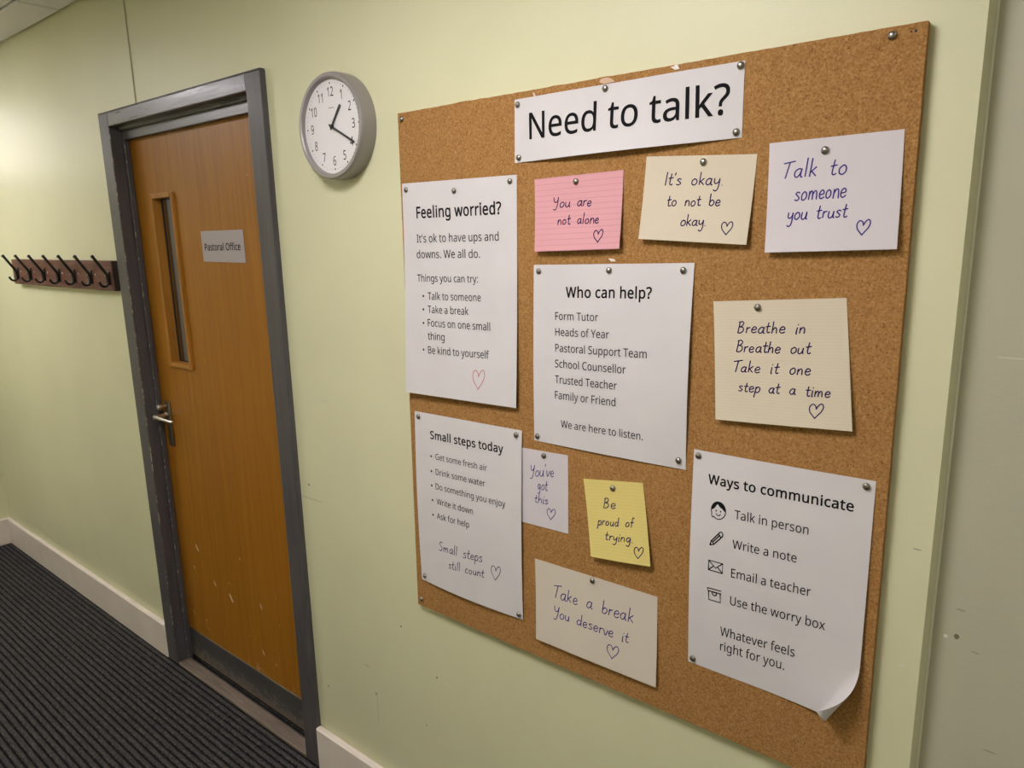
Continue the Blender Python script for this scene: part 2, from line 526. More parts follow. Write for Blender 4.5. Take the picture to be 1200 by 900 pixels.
for i, (a, b2, c, d) in enumerate(panels):
    root = empty('ceiling_light', ((a + b2) / 2, (c + d) / 2, ZC))
    tag(root, ['square lit ceiling light panel nearest the cork board', 'square lit ceiling light panel beyond the coat hooks', 'square ceiling light panel added as unseen fill beyond the right corner'][i], 'ceiling light', 'ceiling light panels of the corridor')
    fr = MB()
    for (p, q, r, s) in ((a + .004, b2 - .004, c + .004, c + .024), (a + .004, b2 - .004, d - .024, d - .004), (a + .004, a + .024, c + .024, d - .024), (b2 - .024, b2 - .004, c + .024, d - .024)):
        fr.box(p, q, r, s, ZC - .004, ZC + .03)
    fr.build('panel_frame', M['white_metal'], root)
    MB().box(a + .024, b2 - .024, c + .024, d - .024, ZC + .002, ZC + .02).build('diffuser', M[('diffuser_near', 'diffuser_far', 'diffuser_fill_right')[i]], root)

# bulkhead lamp high on the end wall, past the left edge of the frame
bl = empty('bulkhead_light', (XL, -.30, 2.18))
tag(bl, 'small white bulkhead lamp high on the far end wall', 'wall light')
MB().box(XL, XL + .03, -.44, -.16, 1.99, 2.35, .008, 2).build('lamp_base', M['white_metal'], bl)
MB().box(XL + .03, XL + .06, -.43, -.17, 2.00, 2.34, .012, 3).build('diffuser', M['diffuser_wall'], bl, smooth=True)
rm = MB()
for (p, q, r, s) in ((-.452, -.148, 1.978, 2.002), (-.452, -.148, 2.338, 2.362), (-.452, -.428, 2.002, 2.338), (-.172, -.148, 2.002, 2.338)):
    rm.box(XL, XL + .068, p, q, r, s, .006, 2)
for zz in (2.085, 2.17, 2.255):
    rm.tube([(XL + .066, -.44, zz), (XL + .076, -.40, zz), (XL + .076, -.20, zz), (XL + .066, -.16, zz)], .005, 8)
rm.build('wire_guard', M['rail_metal'], bl, smooth=True)

# skirting boards with a rounded lip
def skirting(name, x0, x1, y0, y1, axis, label):
    o = MB().box(x0, x1, y0, y1, 0, .148, .005, 1).build(name, M['skirting'])
    structure(o, label, 'skirting board')
skirting('baseboard_left', XL + .021, FX0 + .003, -.021, 0, 0, 'cream skirting board running from the door to the far corner')
skirting('baseboard_right', FX1 - .001, XR_EDGE, -.021, 0, 0, 'cream skirting board under the cork board')
skirting('baseboard_end', XL, XL + .021, YF, 0, 1, 'cream skirting board along the far end wall')

# ---------------------------------------------------------------- the door
YL = .045                                    # front of the door leaf
door = empty('door_1', (-2.26, 0, 0))
structure(door, 'oak veneered office door in a dark grey painted frame', 'door')
fw = .074
def frame_side(sx, x_out):
    m = MB()
    xin = x_out + sx * fw
    a, b2 = sorted((x_out, xin))
    m.box(a, b2, -.016, .026, 0, FZ - .0005, .003, 2)                          # face board
    a, b2 = sorted((x_out + sx * .012, xin + sx * .012))
    m.box(a, b2, .024, YL - .002, 0, FZ - .03, .002, 1)                        # stop
    a, b2 = sorted((x_out + sx * .012, xin - sx * .004))
    m.box(a, b2, YL - .004, WT, 0, FZ - .03)                                   # lining behind the leaf
    return m
fl = frame_side(1, FX0).build('frame_jamb', M['frame_v'], door)
fr2 = frame_side(-1, FX1).build('frame_jamb', M['frame_v'], door)
for xx, yy, z1 in ((FX0 + fw + .012, .0243, FZ - .09), (FX0 + fw, -.0155, FZ - .05)):
    MB().tube([(xx - .0012, yy + .0012, .01), (xx - .0012, yy + .0012, z1)], .0019, 8).build('worn_edge', M['worn_edge'], fl, smooth=True)
m = MB()
m.box(FX0 + fw - .002, FX1 - fw + .002, -.0155, .026, FZ - .046, FZ, .003, 2)
m.box(FX0 + .002, FX1 - .002, -.0165, .02, FZ - .001, FZ + .003, .0015, 1)
m.box(FX0 + fw, FX1 - fw, .014, .030, FZ - .058, FZ - .04, .002, 1)
m.box(FX0 + fw, FX1 - fw, .026, YL - .002, FZ - .088, FZ - .04, .002, 1)
m.box(FX0 + fw, FX1 - fw, YL - .004, WT, FZ - .06, FZ - .03)
m.build('frame_head', M['frame_h'], door)
LX0, LX1, LZ0, LZ1 = FX0 + fw + .0015, FX1 - fw - .0015, .020, FZ - .062
WX0, WX1, WZ0, WZ1 = -2.566, -2.406, 1.206, 1.803          # outside of the glazing beads
bw = .017
ox0, ox1, oz0, oz1 = WX0 + .006, WX1 - .006, WZ0 + .006, WZ1 - .006
lf = MB()
for (a, b2, c, d) in ((LX0, ox0, LZ0, LZ1), (ox1, LX1, LZ0, LZ1), (ox0, ox1, LZ0, oz0), (ox0, ox1, oz1, LZ1)):
    lf.box(a, b2, YL, YL + .044, c, d)
leaf = lf.build('door_leaf', M['oak'], door, fix=False)
bd = MB()
def frame_ring(mb, x0, x1, z0, z1, wd, y0, y1, bev=.003):
    mb.box(x0, x0 + wd, y0, y1, z0, z1, bev, 2); mb.box(x1 - wd, x1, y0, y1, z0, z1, bev, 2)
    mb.box(x0 + wd - .001, x1 - wd + .001, y0, y1, z0, z0 + wd, bev, 2); mb.box(x0 + wd - .001, x1 - wd + .001, y0, y1, z1 - wd, z1, bev, 2)
frame_ring(bd, WX0, WX1, WZ0, WZ1, bw, YL - .009, YL + .032)
bead = bd.build('glazing_bead', M['oak_bead'], leaf)
gk = MB()
frame_ring(gk, WX0 + bw - .002, WX1 - bw + .002, WZ0 + bw - .002, WZ1 - bw + .002, .0055, YL + .022, YL + .031, .001)
gk.build('gasket', M['gasket'], leaf)
MB().box(WX0 + bw - .003, WX1 - bw + .003, YL + .024, YL + .030, WZ0 + bw - .003, WZ1 - bw + .003).build('glass_pane', M['glass'], leaf)
kz = .137
MB().box(LX0 + .002, LX1 - .002, YL - .003, YL + .001, LZ0 + .004, kz, .001, 1).build('kick_plate', M['kick'], leaf)
# the pale bevelled lip along the top of the kick plate
MB().box(LX0 + .002, LX1 - .002, YL - .0036, YL + .001, kz, kz + .004, .001, 1).build('kick_plate_lip', M['steel_dark'], leaf)
# lever handle on a tall plate, with a round key knob above
hx = -2.630
pl = MB().box(hx - .019, hx + .019, YL - .006, YL, .898, 1.068, .002, 2)
plate = pl.build('handle_plate', M['steel_dark'], leaf, smooth=True)
lz = 1.018
lv = MB()
lv.lathe((hx, YL - .008, lz), (0, -1, 0), [(.0, 0), (.0105, 0), (.0105, .006), (.008, .008), (.008, .050), (.0, .052)], 20)
lv.tube([(hx - .004, YL - .052, lz), (hx + .02, YL - .053, lz), (hx + .07, YL - .053, lz - .001), (hx + .118, YL - .051, lz - .002), (hx + .125, YL - .048, lz - .002)], [.0062, .0066, .0064, .006, .005], 14)
lv.build('lever', M['steel'], leaf, smooth=True)
kn = MB()
kn.lathe((hx, YL - .008, 1.052), (0, -1, 0), [(0, 0), (.006, 0), (.006, .018), (.011, .020), (.012, .026), (.009, .033), (0, .035)], 20)
kn.build('key_knob', M['steel'], leaf, smooth=True)
th = MB().box(FX0 + fw + .004, FX1 - fw - .004, -.014, YL - .012, -.004, .008, .003, 2).build('trim_3', M['threshold'])
structure(th, 'scuffed brown threshold strip under the door', 'threshold')
# dim office behind the vision panel
of = MB()
of.box(-3.4, -1.2, 2.2, 2.26, 0, 2.5).box(-3.46, -3.4, WT, 2.26, 0, 2.5).box(-1.2, -1.14, WT, 2.26, 0, 2.5).box(-3.46, -1.14, WT, 2.26, 2.5, 2.56).box(-3.46, -1.14, .145, 2.26, -.06, -.012)
structure(of.build('wall_office', M['office'], fix=False), 'dim grey office interior seen through the door glass', 'wall')

ol2 = empty('ceiling_light', (-2.3, 1.2, 2.5))  # lamp added out of view to brighten what the door glass shows
tag(ol2, 'added ceiling light, out of view, brightening the office behind the door', 'ceiling light')
MB().box(-2.6, -2.0, 1.0, 1.4, 2.47, 2.5, .004, 1).build('panel_frame', M['white_metal'], ol2)
MB().box(-2.58, -2.02, 1.02, 1.38, 2.465, 2.472).build('diffuser', M['diffuser_fill_office'], ol2)
# ---------------------------------------------------------------- sign on the door
def quad_plate(name, q, y_front, thick, mat, parent=None, bev=0):
    """plate with four front corners (x, z) at depth y_front"""
    v = [(x, y_front, z) for x, z in q] + [(x, y_front + thick, z) for x, z in q]
    return link_mesh(name, v, [(3, 2, 1, 0), (4, 5, 6, 7), (0, 1, 5, 4), (1, 2, 6, 5), (2, 3, 7, 6), (3, 0, 4, 7)], mat, parent)

# outlines of the printed letters: advance, then each outline as x y pairs in thousandths of the type size
GLYPHS = {
    ' ': (0.209, ''),
    "'": (0.18, '128 573 112 366 68 366 52 573'),
    '.': (0.215, '58 43 59 61 64 75 72 85 82 92 94 96 107 97 120 96 132 92 142 85 151 75 156 61 157 43 156 26 151 12 142 2 132 -6 120 -10 107 -11 94 -10 82 -6 72 2 64 12 59 26'),
    '0': (0.459, '419 287 418 242 415 201 409 163 401 128 390 97 376 70 359 47 339 27 316 12 290 1 261 -6 229 -8 188 -4 153 8 122 27 97 54 76 88 60 129 48 176 42 229 39 287 41 346 48 399 58 446 73 486 93 520 119 547 149 566 186 578 229 581 269 578 304 566 335 547 361 520 382 486 399 446 410 399 417 346;110 287 111 238 115 194 121 156 131 125 143 98 159 78 178 64 202 55 229 52 256 55 279 64 298 78 314 98 326 124 336 156 343 194 347 238 348 287 347 336 343 380 336 417 326 449 314 475 298 495 279 510 256 518 229 521 202 518 178 510 159 495 143 475 131 449 121 417 115 380 111 336'),
    '1': (0.459, '285 0 216 0 216 400 216 415 216 428 216 439 216 450 217 460 217 470 219 499 211 491 203 483 196 477 169 455 108 405 71 452 226 573 285 573'),
    '2': (0.459, '417 0 38 0 38 59 188 210 216 238 240 264 261 287 280 309 295 331 306 353 315 376 320 399 322 424 318 453 309 477 294 496 273 510 249 518 221 520 194 519 169 514 147 506 126 495 104 482 83 466 45 513 60 526 77 537 94 548 113 557 132 565 153 572 174 577 197 580 221 581 255 579 285 572 313 562 336 548 356 531 372 510 384 485 391 458 394 428 392 399 386 371 375 344 361 318 344 292 324 267 301 241 275 214 247 185 128 67 128 64 417 64'),
    '3': (0.459, '395 439 394 414 389 392 381 372 370 355 356 339 340 326 321 316 300 307 277 302 277 298 319 290 353 276 379 255 398 229 409 198 413 163 410 131 403 101 390 74 371 50 348 30 318 14 283 2 241 -6 193 -8 164 -7 136 -5 110 -1 85 5 60 13 36 23 36 89 61 78 87 69 114 61 141 56 168 52 194 51 241 55 278 65 305 81 324 104 335 132 339 164 337 187 331 206 320 223 306 236 288 247 265 255 240 261 211 264 179 265 123 265 123 326 180 326 209 327 236 332 259 339 278 350 294 362 307 377 316 394 321 413 323 434 320 460 311 481 295 498 274 511 249 519 219 521 199 521 181 519 164 515 147 511 132 505 117 498 103 491 89 482 75 473 39 521 61 537 87 550 115 563 147 573 181 579 218 581 273 576 317 563 352 540 376 511 390 477'),
    '4': (0.459, '443 130 359 130 359 0 291 0 291 130 17 130 17 190 286 576 359 576 359 193 443 193;291 374 291 412 292 423 292 434 293 444 294 474 294 483 295 492 295 500 292 500 287 490 282 479 276 468 270 456 263 446 257 438 86 193 291 193'),
    '5': (0.459, '221 351 258 349 292 342 322 331 349 316 371 297 389 274 402 247 410 217 413 183 410 145 402 111 387 81 368 54 343 32 314 15 280 2 242 -5 199 -8 170 -7 142 -4 116 0 91 6 70 14 51 23 51 90 71 79 95 70 121 62 148 57 174 53 200 52 227 54 252 58 274 65 293 76 310 89 323 106 333 126 339 149 341 176 337 210 325 239 306 262 279 279 243 289 197 292 182 291 164 290 146 288 128 285 112 283 99 280 64 302 86 573 373 573 373 508 146 508 132 342 142 344 155 346 169 348 185 350 202 351'),
    '6': (0.459, '44 245 45 278 47 310 51 342 57 374 64 404 75 433 87 461 103 486 121 510 143 530 168 548 196 562 228 572 265 578 306 581 318 580 330 580 344 579 356 578 368 576 377 573 377 513 367 516 356 519 344 520 332 522 320 523 308 523 273 521 242 515 216 504 193 491 173 474 158 454 145 431 134 407 127 380 121 352 117 322 115 291 119 291 128 303 138 315 150 326 163 335 178 343 194 350 213 355 233 357 255 358 287 356 316 349 342 338 365 322 384 303 400 279 412 251 419 220 421 184 419 147 411 112 399 82 382 55 361 33 336 15 307 2 275 -5 239 -8 212 -6 187 -1 163 7 140 19 119 35 101 54 84 76 70 103 59 133 51 166 46 204;238 51 270 55 297 66 320 84 337 109 348 143 351 184 348 218 339 247 324 271 302 289 274 300 241 303 217 301 195 296 175 287 157 276 143 263 131 248 122 232 117 215 115 198 116 181 119 163 123 146 129 129 137 114 146 99 158 85 170 74 185 64 201 57 219 53'),
    '7': (0.459, '109 0 344 508 35 508 35 573 419 573 419 518 187 0'),
    '8': (0.459, '229 581 261 579 291 574 318 565 341 553 362 538 378 519 390 497 398 472 400 443 399 421 394 401 385 383 374 367 361 352 346 338 329 325 310 314 291 303 314 291 335 279 355 265 373 250 389 234 401 216 411 196 417 173 419 148 416 118 408 90 395 65 378 44 356 26 330 11 300 1 267 -6 231 -8 192 -6 157 0 126 10 100 24 78 42 61 63 49 87 42 115 39 146 41 171 47 194 56 214 68 232 82 249 99 264 118 277 138 289 158 299 140 310 123 322 107 336 93 350 81 366 71 383 64 401 59 422 58 444 60 472 68 497 80 518 97 537 117 552 141 565 168 573 197 579;108 145 112 119 121 96 138 76 161 60 192 51 229 48 265 51 295 60 319 76 336 96 346 120 350 148 348 166 343 182 335 197 324 211 310 223 293 235 274 246 253 256 229 265 217 270 194 260 174 249 157 237 142 225 130 212 121 197 114 182 110 164;228 524 200 521 176 514 155 502 139 486 130 466 127 441 128 422 133 406 141 391 151 379 164 367 179 357 195 348 213 339 232 330 250 339 267 348 282 357 296 367 307 379 317 392 325 406 329 423 330 441 327 466 318 486 302 502 282 514 257 521'),
    '9': (0.459, '417 328 416 295 414 263 410 231 405 199 397 168 387 139 374 112 358 86 340 63 318 42 293 25 265 11 232 0 195 -6 154 -8 143 -8 130 -7 117 -6 103 -4 92 -2 82 0 82 60 92 57 103 55 115 53 128 51 140 50 152 50 188 52 218 58 245 68 268 82 287 99 303 118 316 141 327 165 334 192 340 221 344 250 346 281 341 281 332 269 322 258 310 247 297 238 282 230 266 223 247 218 227 215 204 214 173 216 144 223 118 235 95 250 76 270 61 294 49 321 42 352 40 387 43 426 50 460 63 491 80 517 101 540 127 557 156 570 188 578 223 581 250 579 275 574 299 565 322 553 342 537 361 518 377 495 391 469 402 439 410 406 415 369;223 521 192 518 165 507 142 488 124 463 113 429 110 388 113 354 122 325 137 301 158 284 186 273 220 269 244 271 266 276 286 285 304 296 318 310 330 325 339 341 344 358 346 374 345 392 342 409 338 426 332 443 324 459 315 474 304 487 291 499 277 508 260 516 242 520'),
    ':': (0.215, '58 43 59 61 64 75 72 85 82 92 94 96 107 97 120 96 132 92 142 85 151 75 156 61 157 43 156 26 151 12 142 2 132 -6 120 -10 107 -11 94 -10 82 -6 72 2 64 12 59 26;58 387 59 405 64 419 72 429 82 436 94 440 107 441 120 440 132 436 142 429 151 419 156 405 157 387 156 369 151 355 142 345 132 338 120 333 107 332 94 333 82 338 72 345 64 355 59 369'),
    '?': (0.348, '112 183 113 202 115 220 118 235 123 250 130 264 139 277 150 291 164 305 180 319 199 336 215 351 228 363 239 375 247 386 253 398 257 410 259 423 260 439 257 462 249 482 235 498 216 510 192 517 163 519 138 518 114 514 93 509 73 502 53 494 34 485 10 541 32 552 55 561 81 569 108 576 137 579 168 581 215 576 254 564 285 543 309 515 323 481 327 440 326 417 322 397 316 379 307 363 296 347 283 332 268 318 251 303 233 287 216 273 203 260 192 248 184 237 177 226 173 215 171 203 169 190 168 175 168 161 112 161;94 43 95 61 100 75 108 85 118 92 130 96 144 97 156 96 168 92 178 85 186 75 191 61 192 43 191 26 186 12 178 2 168 -6 156 -10 144 -11 130 -10 118 -6 108 2 100 12 95 26'),
    'A': (0.512, '437 0 368 177 141 177 73 0 0 0 224 575 289 575 512 0;282 415 280 420 278 428 274 438 271 449 267 461 263 473 260 484 257 493 255 500 247 468 244 457 241 447 238 438 230 415 165 241 346 241'),
    'B': (0.521, '241 573 307 569 361 558 404 541 434 515 453 478 459 431 457 409 453 389 446 371 437 354 424 340 409 328 392 317 372 309 350 304 350 300 373 295 395 288 415 279 433 267 448 253 461 236 470 215 476 191 478 163 475 130 467 100 454 74 436 52 413 33 385 19 354 8 318 2 279 0 78 0 78 573;256 329 300 331 334 339 357 352 372 371 381 394 384 423 380 451 369 474 351 490 324 502 289 509 245 511 150 511 150 329;150 269 150 61 265 61 311 64 346 74 371 91 388 112 398 138 401 168 399 188 395 205 388 221 377 235 362 247 344 256 321 263 293 267 260 269'),
    'C': (0.507, '323 517 294 516 266 510 241 502 217 490 196 474 178 456 162 434 149 410 139 383 131 353 127 321 125 286 128 241 135 200 147 164 164 132 186 105 213 83 244 68 281 58 322 55 347 56 371 58 394 62 416 66 438 72 460 78 460 15 438 8 416 2 393 -2 369 -6 342 -7 312 -8 257 -4 208 8 166 28 130 56 101 90 78 131 62 178 52 230 49 287 51 329 57 369 67 406 81 440 99 471 120 499 145 523 174 543 206 559 242 571 281 578 324 581 353 580 381 577 409 572 435 565 460 557 482 547 453 486 435 494 415 501 394 508 372 513 348 516'),
    'D': (0.585, '536 292 533 231 521 177 501 131 474 91 439 58 399 33 351 15 297 4 237 0 78 0 78 573 254 573 309 569 359 558 404 540 443 516 476 484 502 446 521 401 533 350;460 289 457 337 449 379 435 415 416 444 391 469 361 487 327 500 287 508 244 511 150 511 150 62 228 62 299 68 357 87 402 119 434 164 454 220'),
    'E': (0.446, '398 0 78 0 78 573 398 573 398 509 150 509 150 330 383 330 383 268 150 268 150 63 398 63'),
    'F': (0.416, '150 0 78 0 78 573 398 573 398 509 150 509 150 306 383 306 383 243 150 243'),
    'G': (0.584, '326 302 524 302 524 22 493 12 462 5 431 -1 398 -5 362 -7 323 -8 267 -4 217 8 173 28 136 55 105 89 81 130 63 176 52 229 49 286 53 343 65 395 84 442 111 482 145 517 186 544 233 564 286 577 346 581 377 580 407 577 437 572 465 565 491 557 516 547 489 484 468 493 445 501 421 508 395 513 369 516 342 517 298 514 259 505 225 489 195 468 170 441 150 409 136 373 127 332 124 286 127 243 134 202 146 166 164 133 187 106 216 84 251 68 292 58 340 55 364 55 385 56 404 59 421 61 437 65 452 68 452 238 326 238'),
    'H': (0.594, '516 0 443 0 443 267 150 267 150 0 78 0 78 573 150 573 150 330 443 330 443 573 516 573'),
    'I': (0.272, '239 0 32 0 32 42 99 57 99 515 32 531 32 573 239 573 239 531 172 515 172 57 239 42'),
    'N': (0.609, '532 0 447 0 141 476 138 476 139 462 140 448 141 432 143 378 144 359 144 340 144 320 144 0 78 0 78 573 161 573 467 99 470 99 468 137 466 193 465 213 464 232 464 249 464 573 532 573'),
    'O': (0.626, '577 287 576 244 570 204 561 166 547 132 531 101 510 73 486 49 459 29 428 13 393 1 355 -6 314 -8 271 -6 232 1 196 13 165 29 138 49 114 73 94 101 78 132 65 167 56 204 51 245 49 288 52 344 62 396 78 442 100 482 130 517 166 545 208 565 258 577 314 581 369 577 417 565 459 545 495 517 524 483 547 442 564 396 574 344;125 287 127 241 134 200 145 163 161 131 182 104 207 83 238 67 273 58 314 55 354 58 390 67 420 83 445 104 465 131 481 163 492 200 499 241 501 287 496 354 481 411 456 457 421 491 373 511 314 518 274 515 238 506 207 490 182 469 161 443 145 411 134 374 127 333'),
    'P': (0.485, '229 573 297 568 352 553 393 528 421 495 439 454 444 404 443 381 439 358 433 336 423 316 411 296 395 278 375 262 351 249 324 238 292 230 256 225 216 223 150 223 150 0 78 0 78 573;223 511 150 511 150 285 208 285 242 286 272 290 298 296 320 306 338 318 352 334 362 352 368 375 370 401 366 435 354 462 334 484 306 499 269 508'),
    'S': (0.44, '403 153 400 121 392 92 378 66 359 44 335 26 307 11 274 1 238 -6 198 -8 177 -8 157 -7 137 -5 118 -2 100 1 83 4 68 9 54 14 41 19 41 88 62 80 86 72 113 65 142 59 171 56 201 55 228 56 252 60 273 66 290 74 305 85 316 98 324 113 329 129 330 147 329 164 325 180 318 194 308 207 295 218 277 230 255 241 228 252 196 265 172 274 151 284 131 294 114 305 98 317 85 330 74 344 65 359 57 375 52 393 49 413 48 435 51 464 58 490 71 513 89 533 110 550 136 563 165 573 197 579 231 581 262 580 290 577 318 572 343 565 367 558 389 549 366 487 346 495 325 502 302 508 278 513 254 516 229 517 207 516 187 513 169 507 155 499 142 489 133 478 126 464 122 450 121 434 122 416 126 400 133 386 143 373 156 362 172 351 193 341 217 330 246 318 278 306 307 293 332 279 353 264 371 247 385 228 395 206 401 181'),
    'T': (0.446, '259 0 187 0 187 509 8 509 8 573 437 573 437 509 259 509'),
    'U': (0.586, '513 202 511 164 503 128 489 95 470 65 446 40 416 20 380 4 338 -5 290 -8 225 -2 171 18 128 50 97 93 78 144 72 204 72 573 144 573 144 201 148 158 161 122 182 93 211 72 248 59 294 55 327 57 355 63 379 73 399 88 415 105 427 126 435 149 440 174 442 202 442 573 513 573'),
    'W': (0.746, '735 573 583 0 510 0 399 375 389 410 380 443 373 471 372 478 370 484 370 488 369 484 368 478 367 471 365 463 363 454 361 443 352 409 349 397 346 385 342 373 234 0 161 0 10 573 85 573 174 223 177 211 180 199 183 186 190 151 193 140 195 129 196 118 201 87 206 119 209 131 211 142 213 154 216 166 219 179 222 191 232 227 333 573 407 573 512 225 516 212 520 200 523 187 532 151 534 139 536 128 538 117 544 87 545 100 548 114 550 129 553 144 556 159 560 175 572 224 660 573'),
    'Y': (0.454, '227 291 376 573 454 573 263 222 263 0 191 0 191 219 0 573 79 573'),
    'a': (0.45, '231 437 279 433 318 422 347 403 368 375 381 338 385 293 385 0 334 0 320 61 317 61 304 46 292 33 279 22 265 13 250 5 234 -1 216 -5 195 -7 172 -8 148 -7 124 -2 103 6 84 16 68 30 55 48 45 68 39 92 37 119 43 159 59 192 87 219 127 238 179 251 243 257 316 259 316 285 313 317 306 342 293 359 275 371 253 378 227 380 205 379 183 376 163 370 143 363 124 355 106 347 84 400 104 410 126 419 151 426 177 432 204 436;252 208 204 203 167 195 141 182 124 165 113 144 110 119 112 97 120 79 132 66 148 56 167 51 188 49 223 52 253 62 279 79 299 103 311 134 315 172 315 210'),
    'b': (0.493, '139 461 139 443 138 426 138 410 137 396 136 383 135 373 139 373 153 390 169 405 189 419 213 429 240 435 272 437 322 431 365 412 401 381 428 338 444 283 449 215 447 168 439 127 427 91 410 61 390 36 365 17 337 3 306 -5 272 -8 240 -6 213 0 189 10 169 24 153 38 139 55 133 55 119 0 68 0 68 609 139 609;260 379 231 377 207 371 188 361 172 348 159 330 150 308 144 282 140 252 139 217 139 214 142 165 150 125 165 93 187 69 219 55 261 51 297 55 325 69 348 93 363 126 373 166 376 216 373 265 363 306 348 338 325 360 296 374'),
    'c': (0.385, '241 -8 204 -5 170 2 139 15 112 34 88 58 69 87 55 123 47 165 44 213 47 262 56 305 71 342 90 372 114 396 142 415 174 428 208 435 245 438 267 437 288 435 309 431 328 426 344 421 358 415 337 356 323 361 308 365 292 370 275 373 259 375 244 376 217 374 193 368 172 358 155 343 141 325 131 303 123 277 119 247 117 213 119 181 123 152 131 126 141 104 155 86 172 71 191 61 214 55 240 53 262 54 283 56 302 60 319 65 336 71 351 78 351 15 336 8 320 3 304 -2 285 -5 264 -7'),
    'd': (0.493, '221 -8 171 -2 128 17 92 48 65 91 49 146 44 214 49 282 66 338 93 381 128 413 171 432 221 438 243 437 262 434 280 429 296 423 310 416 323 407 335 397 345 386 354 374 359 374 356 405 355 418 355 429 354 438 354 609 425 609 425 0 368 0 358 58 354 58 345 46 335 35 323 24 310 15 296 7 279 1 262 -4 242 -7;232 51 273 55 305 67 328 88 343 117 352 154 355 200 355 213 352 263 343 304 329 336 306 360 274 375 231 379 196 374 168 359 146 334 130 300 120 260 117 213 120 165 130 125 146 93 168 69 197 55'),
    'e': (0.452, '234 438 269 435 301 427 329 414 354 396 374 373 390 346 402 315 409 281 411 244 411 201 117 201 122 157 134 119 154 90 181 69 215 56 254 52 280 53 305 56 327 60 348 66 370 73 392 82 392 20 370 11 349 4 327 -1 304 -5 279 -7 251 -8 212 -5 176 3 143 17 114 36 90 61 70 91 56 126 47 167 44 212 47 257 55 297 68 333 86 364 108 390 134 411 164 426 198 435;233 380 202 377 175 366 154 348 137 323 125 293 119 257 338 257 336 281 333 302 326 322 318 338 306 353 292 364 276 373 256 378'),
    'f': (0.276, '266 375 158 375 158 0 87 0 87 375 12 375 12 408 87 432 87 457 89 492 95 522 104 547 116 568 132 585 152 597 174 606 199 612 227 613 244 613 259 612 274 609 287 606 300 603 310 599 292 544 283 546 273 549 262 552 251 554 239 555 228 556 206 553 189 545 175 532 166 513 160 489 158 458 158 430 266 430'),
    'g': (0.493, '221 438 248 436 273 431 297 422 319 409 338 393 355 373 359 373 369 430 425 430 425 -7 423 -46 416 -80 404 -109 388 -135 367 -155 341 -172 310 -183 274 -190 233 -192 202 -192 174 -189 147 -186 122 -180 99 -174 78 -165 78 -100 99 -110 123 -118 149 -125 177 -130 206 -133 237 -134 271 -130 300 -119 324 -101 341 -77 352 -48 355 -13 355 4 355 11 356 21 356 32 357 43 357 51 358 57 354 57 338 37 320 21 299 8 275 -1 250 -6 221 -8 170 -2 126 18 91 51 65 95 49 149 44 214 49 278 65 332 91 377 126 411 169 431;230 379 207 376 187 370 169 359 153 344 140 326 130 303 123 277 119 247 117 213 120 165 130 124 146 92 169 68 197 54 232 50 253 51 271 53 288 58 303 65 315 74 326 85 336 98 343 113 349 131 353 151 355 173 356 197 356 214 355 251 350 282 343 309 332 331 319 348 302 362 281 371 257 377'),
    'h': (0.496, '139 431 139 420 138 410 138 399 137 389 136 379 135 370 140 370 149 385 161 397 174 407 188 416 204 424 221 429 238 434 255 436 273 437 306 435 335 430 360 421 382 408 399 391 413 370 423 344 429 314 431 280 431 0 361 0 361 275 358 307 351 333 338 353 319 367 295 376 265 379 235 377 210 370 189 360 173 347 160 329 150 308 144 283 140 254 139 222 139 0 68 0 68 609 139 609'),
    'i': (0.207, '139 430 139 0 68 0 68 430;104 591 115 590 124 586 133 580 140 572 144 560 145 546 144 532 140 521 133 512 124 506 115 502 104 501 93 502 83 506 75 512 68 521 64 532 63 546 64 560 68 572 75 580 83 586 93 590'),
    'j': (0.207, '18 -192 5 -192 -7 -191 -18 -190 -27 -188 -36 -185 -44 -183 -44 -126 -36 -128 -28 -130 -19 -132 -10 -133 -1 -134 9 -134 25 -132 39 -128 51 -120 61 -108 66 -90 68 -67 68 430 139 430 139 -64 137 -90 133 -113 126 -133 116 -151 103 -166 87 -177 67 -186 44 -191;63 546 64 560 68 572 75 580 83 586 93 590 104 591 115 590 124 586 133 580 140 572 144 560 145 546 144 532 140 521 133 512 124 506 115 502 104 501 93 502 83 506 75 512 68 521 64 532'),
    'k': (0.428, '138 291 138 282 137 270 137 257 135 221 138 221 142 226 146 232 152 240 172 264 178 272 184 279 189 285 326 430 409 430 235 246 421 0 336 0 187 200 138 158 138 0 68 0 68 609 138 609'),
    'l': (0.207, '139 0 68 0 68 609 139 609'),
    'm': (0.75, '540 438 584 434 621 421 649 401 669 371 681 330 685 280 685 0 615 0 615 277 613 308 606 333 594 353 577 367 555 376 528 379 490 374 460 362 438 342 423 315 414 280 411 237 411 0 342 0 342 277 341 298 337 317 332 333 325 347 315 359 303 367 289 374 272 377 253 379 227 377 204 370 185 360 170 347 158 329 150 308 144 283 140 255 139 223 139 0 68 0 68 430 125 430 136 371 140 371 149 385 160 398 173 409 186 418 201 425 217 431 233 435 249 437 266 438 298 436 325 430 349 420 369 406 386 388 398 366 402 366 418 388 438 406 461 420 486 430 512 436'),
    'n': (0.496, '275 438 322 434 361 421 391 401 413 371 426 330 431 280 431 0 361 0 361 275 358 307 351 333 338 353 319 367 295 376 265 379 222 374 189 361 166 338 151 308 142 269 139 223 139 0 68 0 68 430 125 430 136 371 140 371 150 385 162 398 175 409 190 418 206 425 222 431 239 435 257 437'),
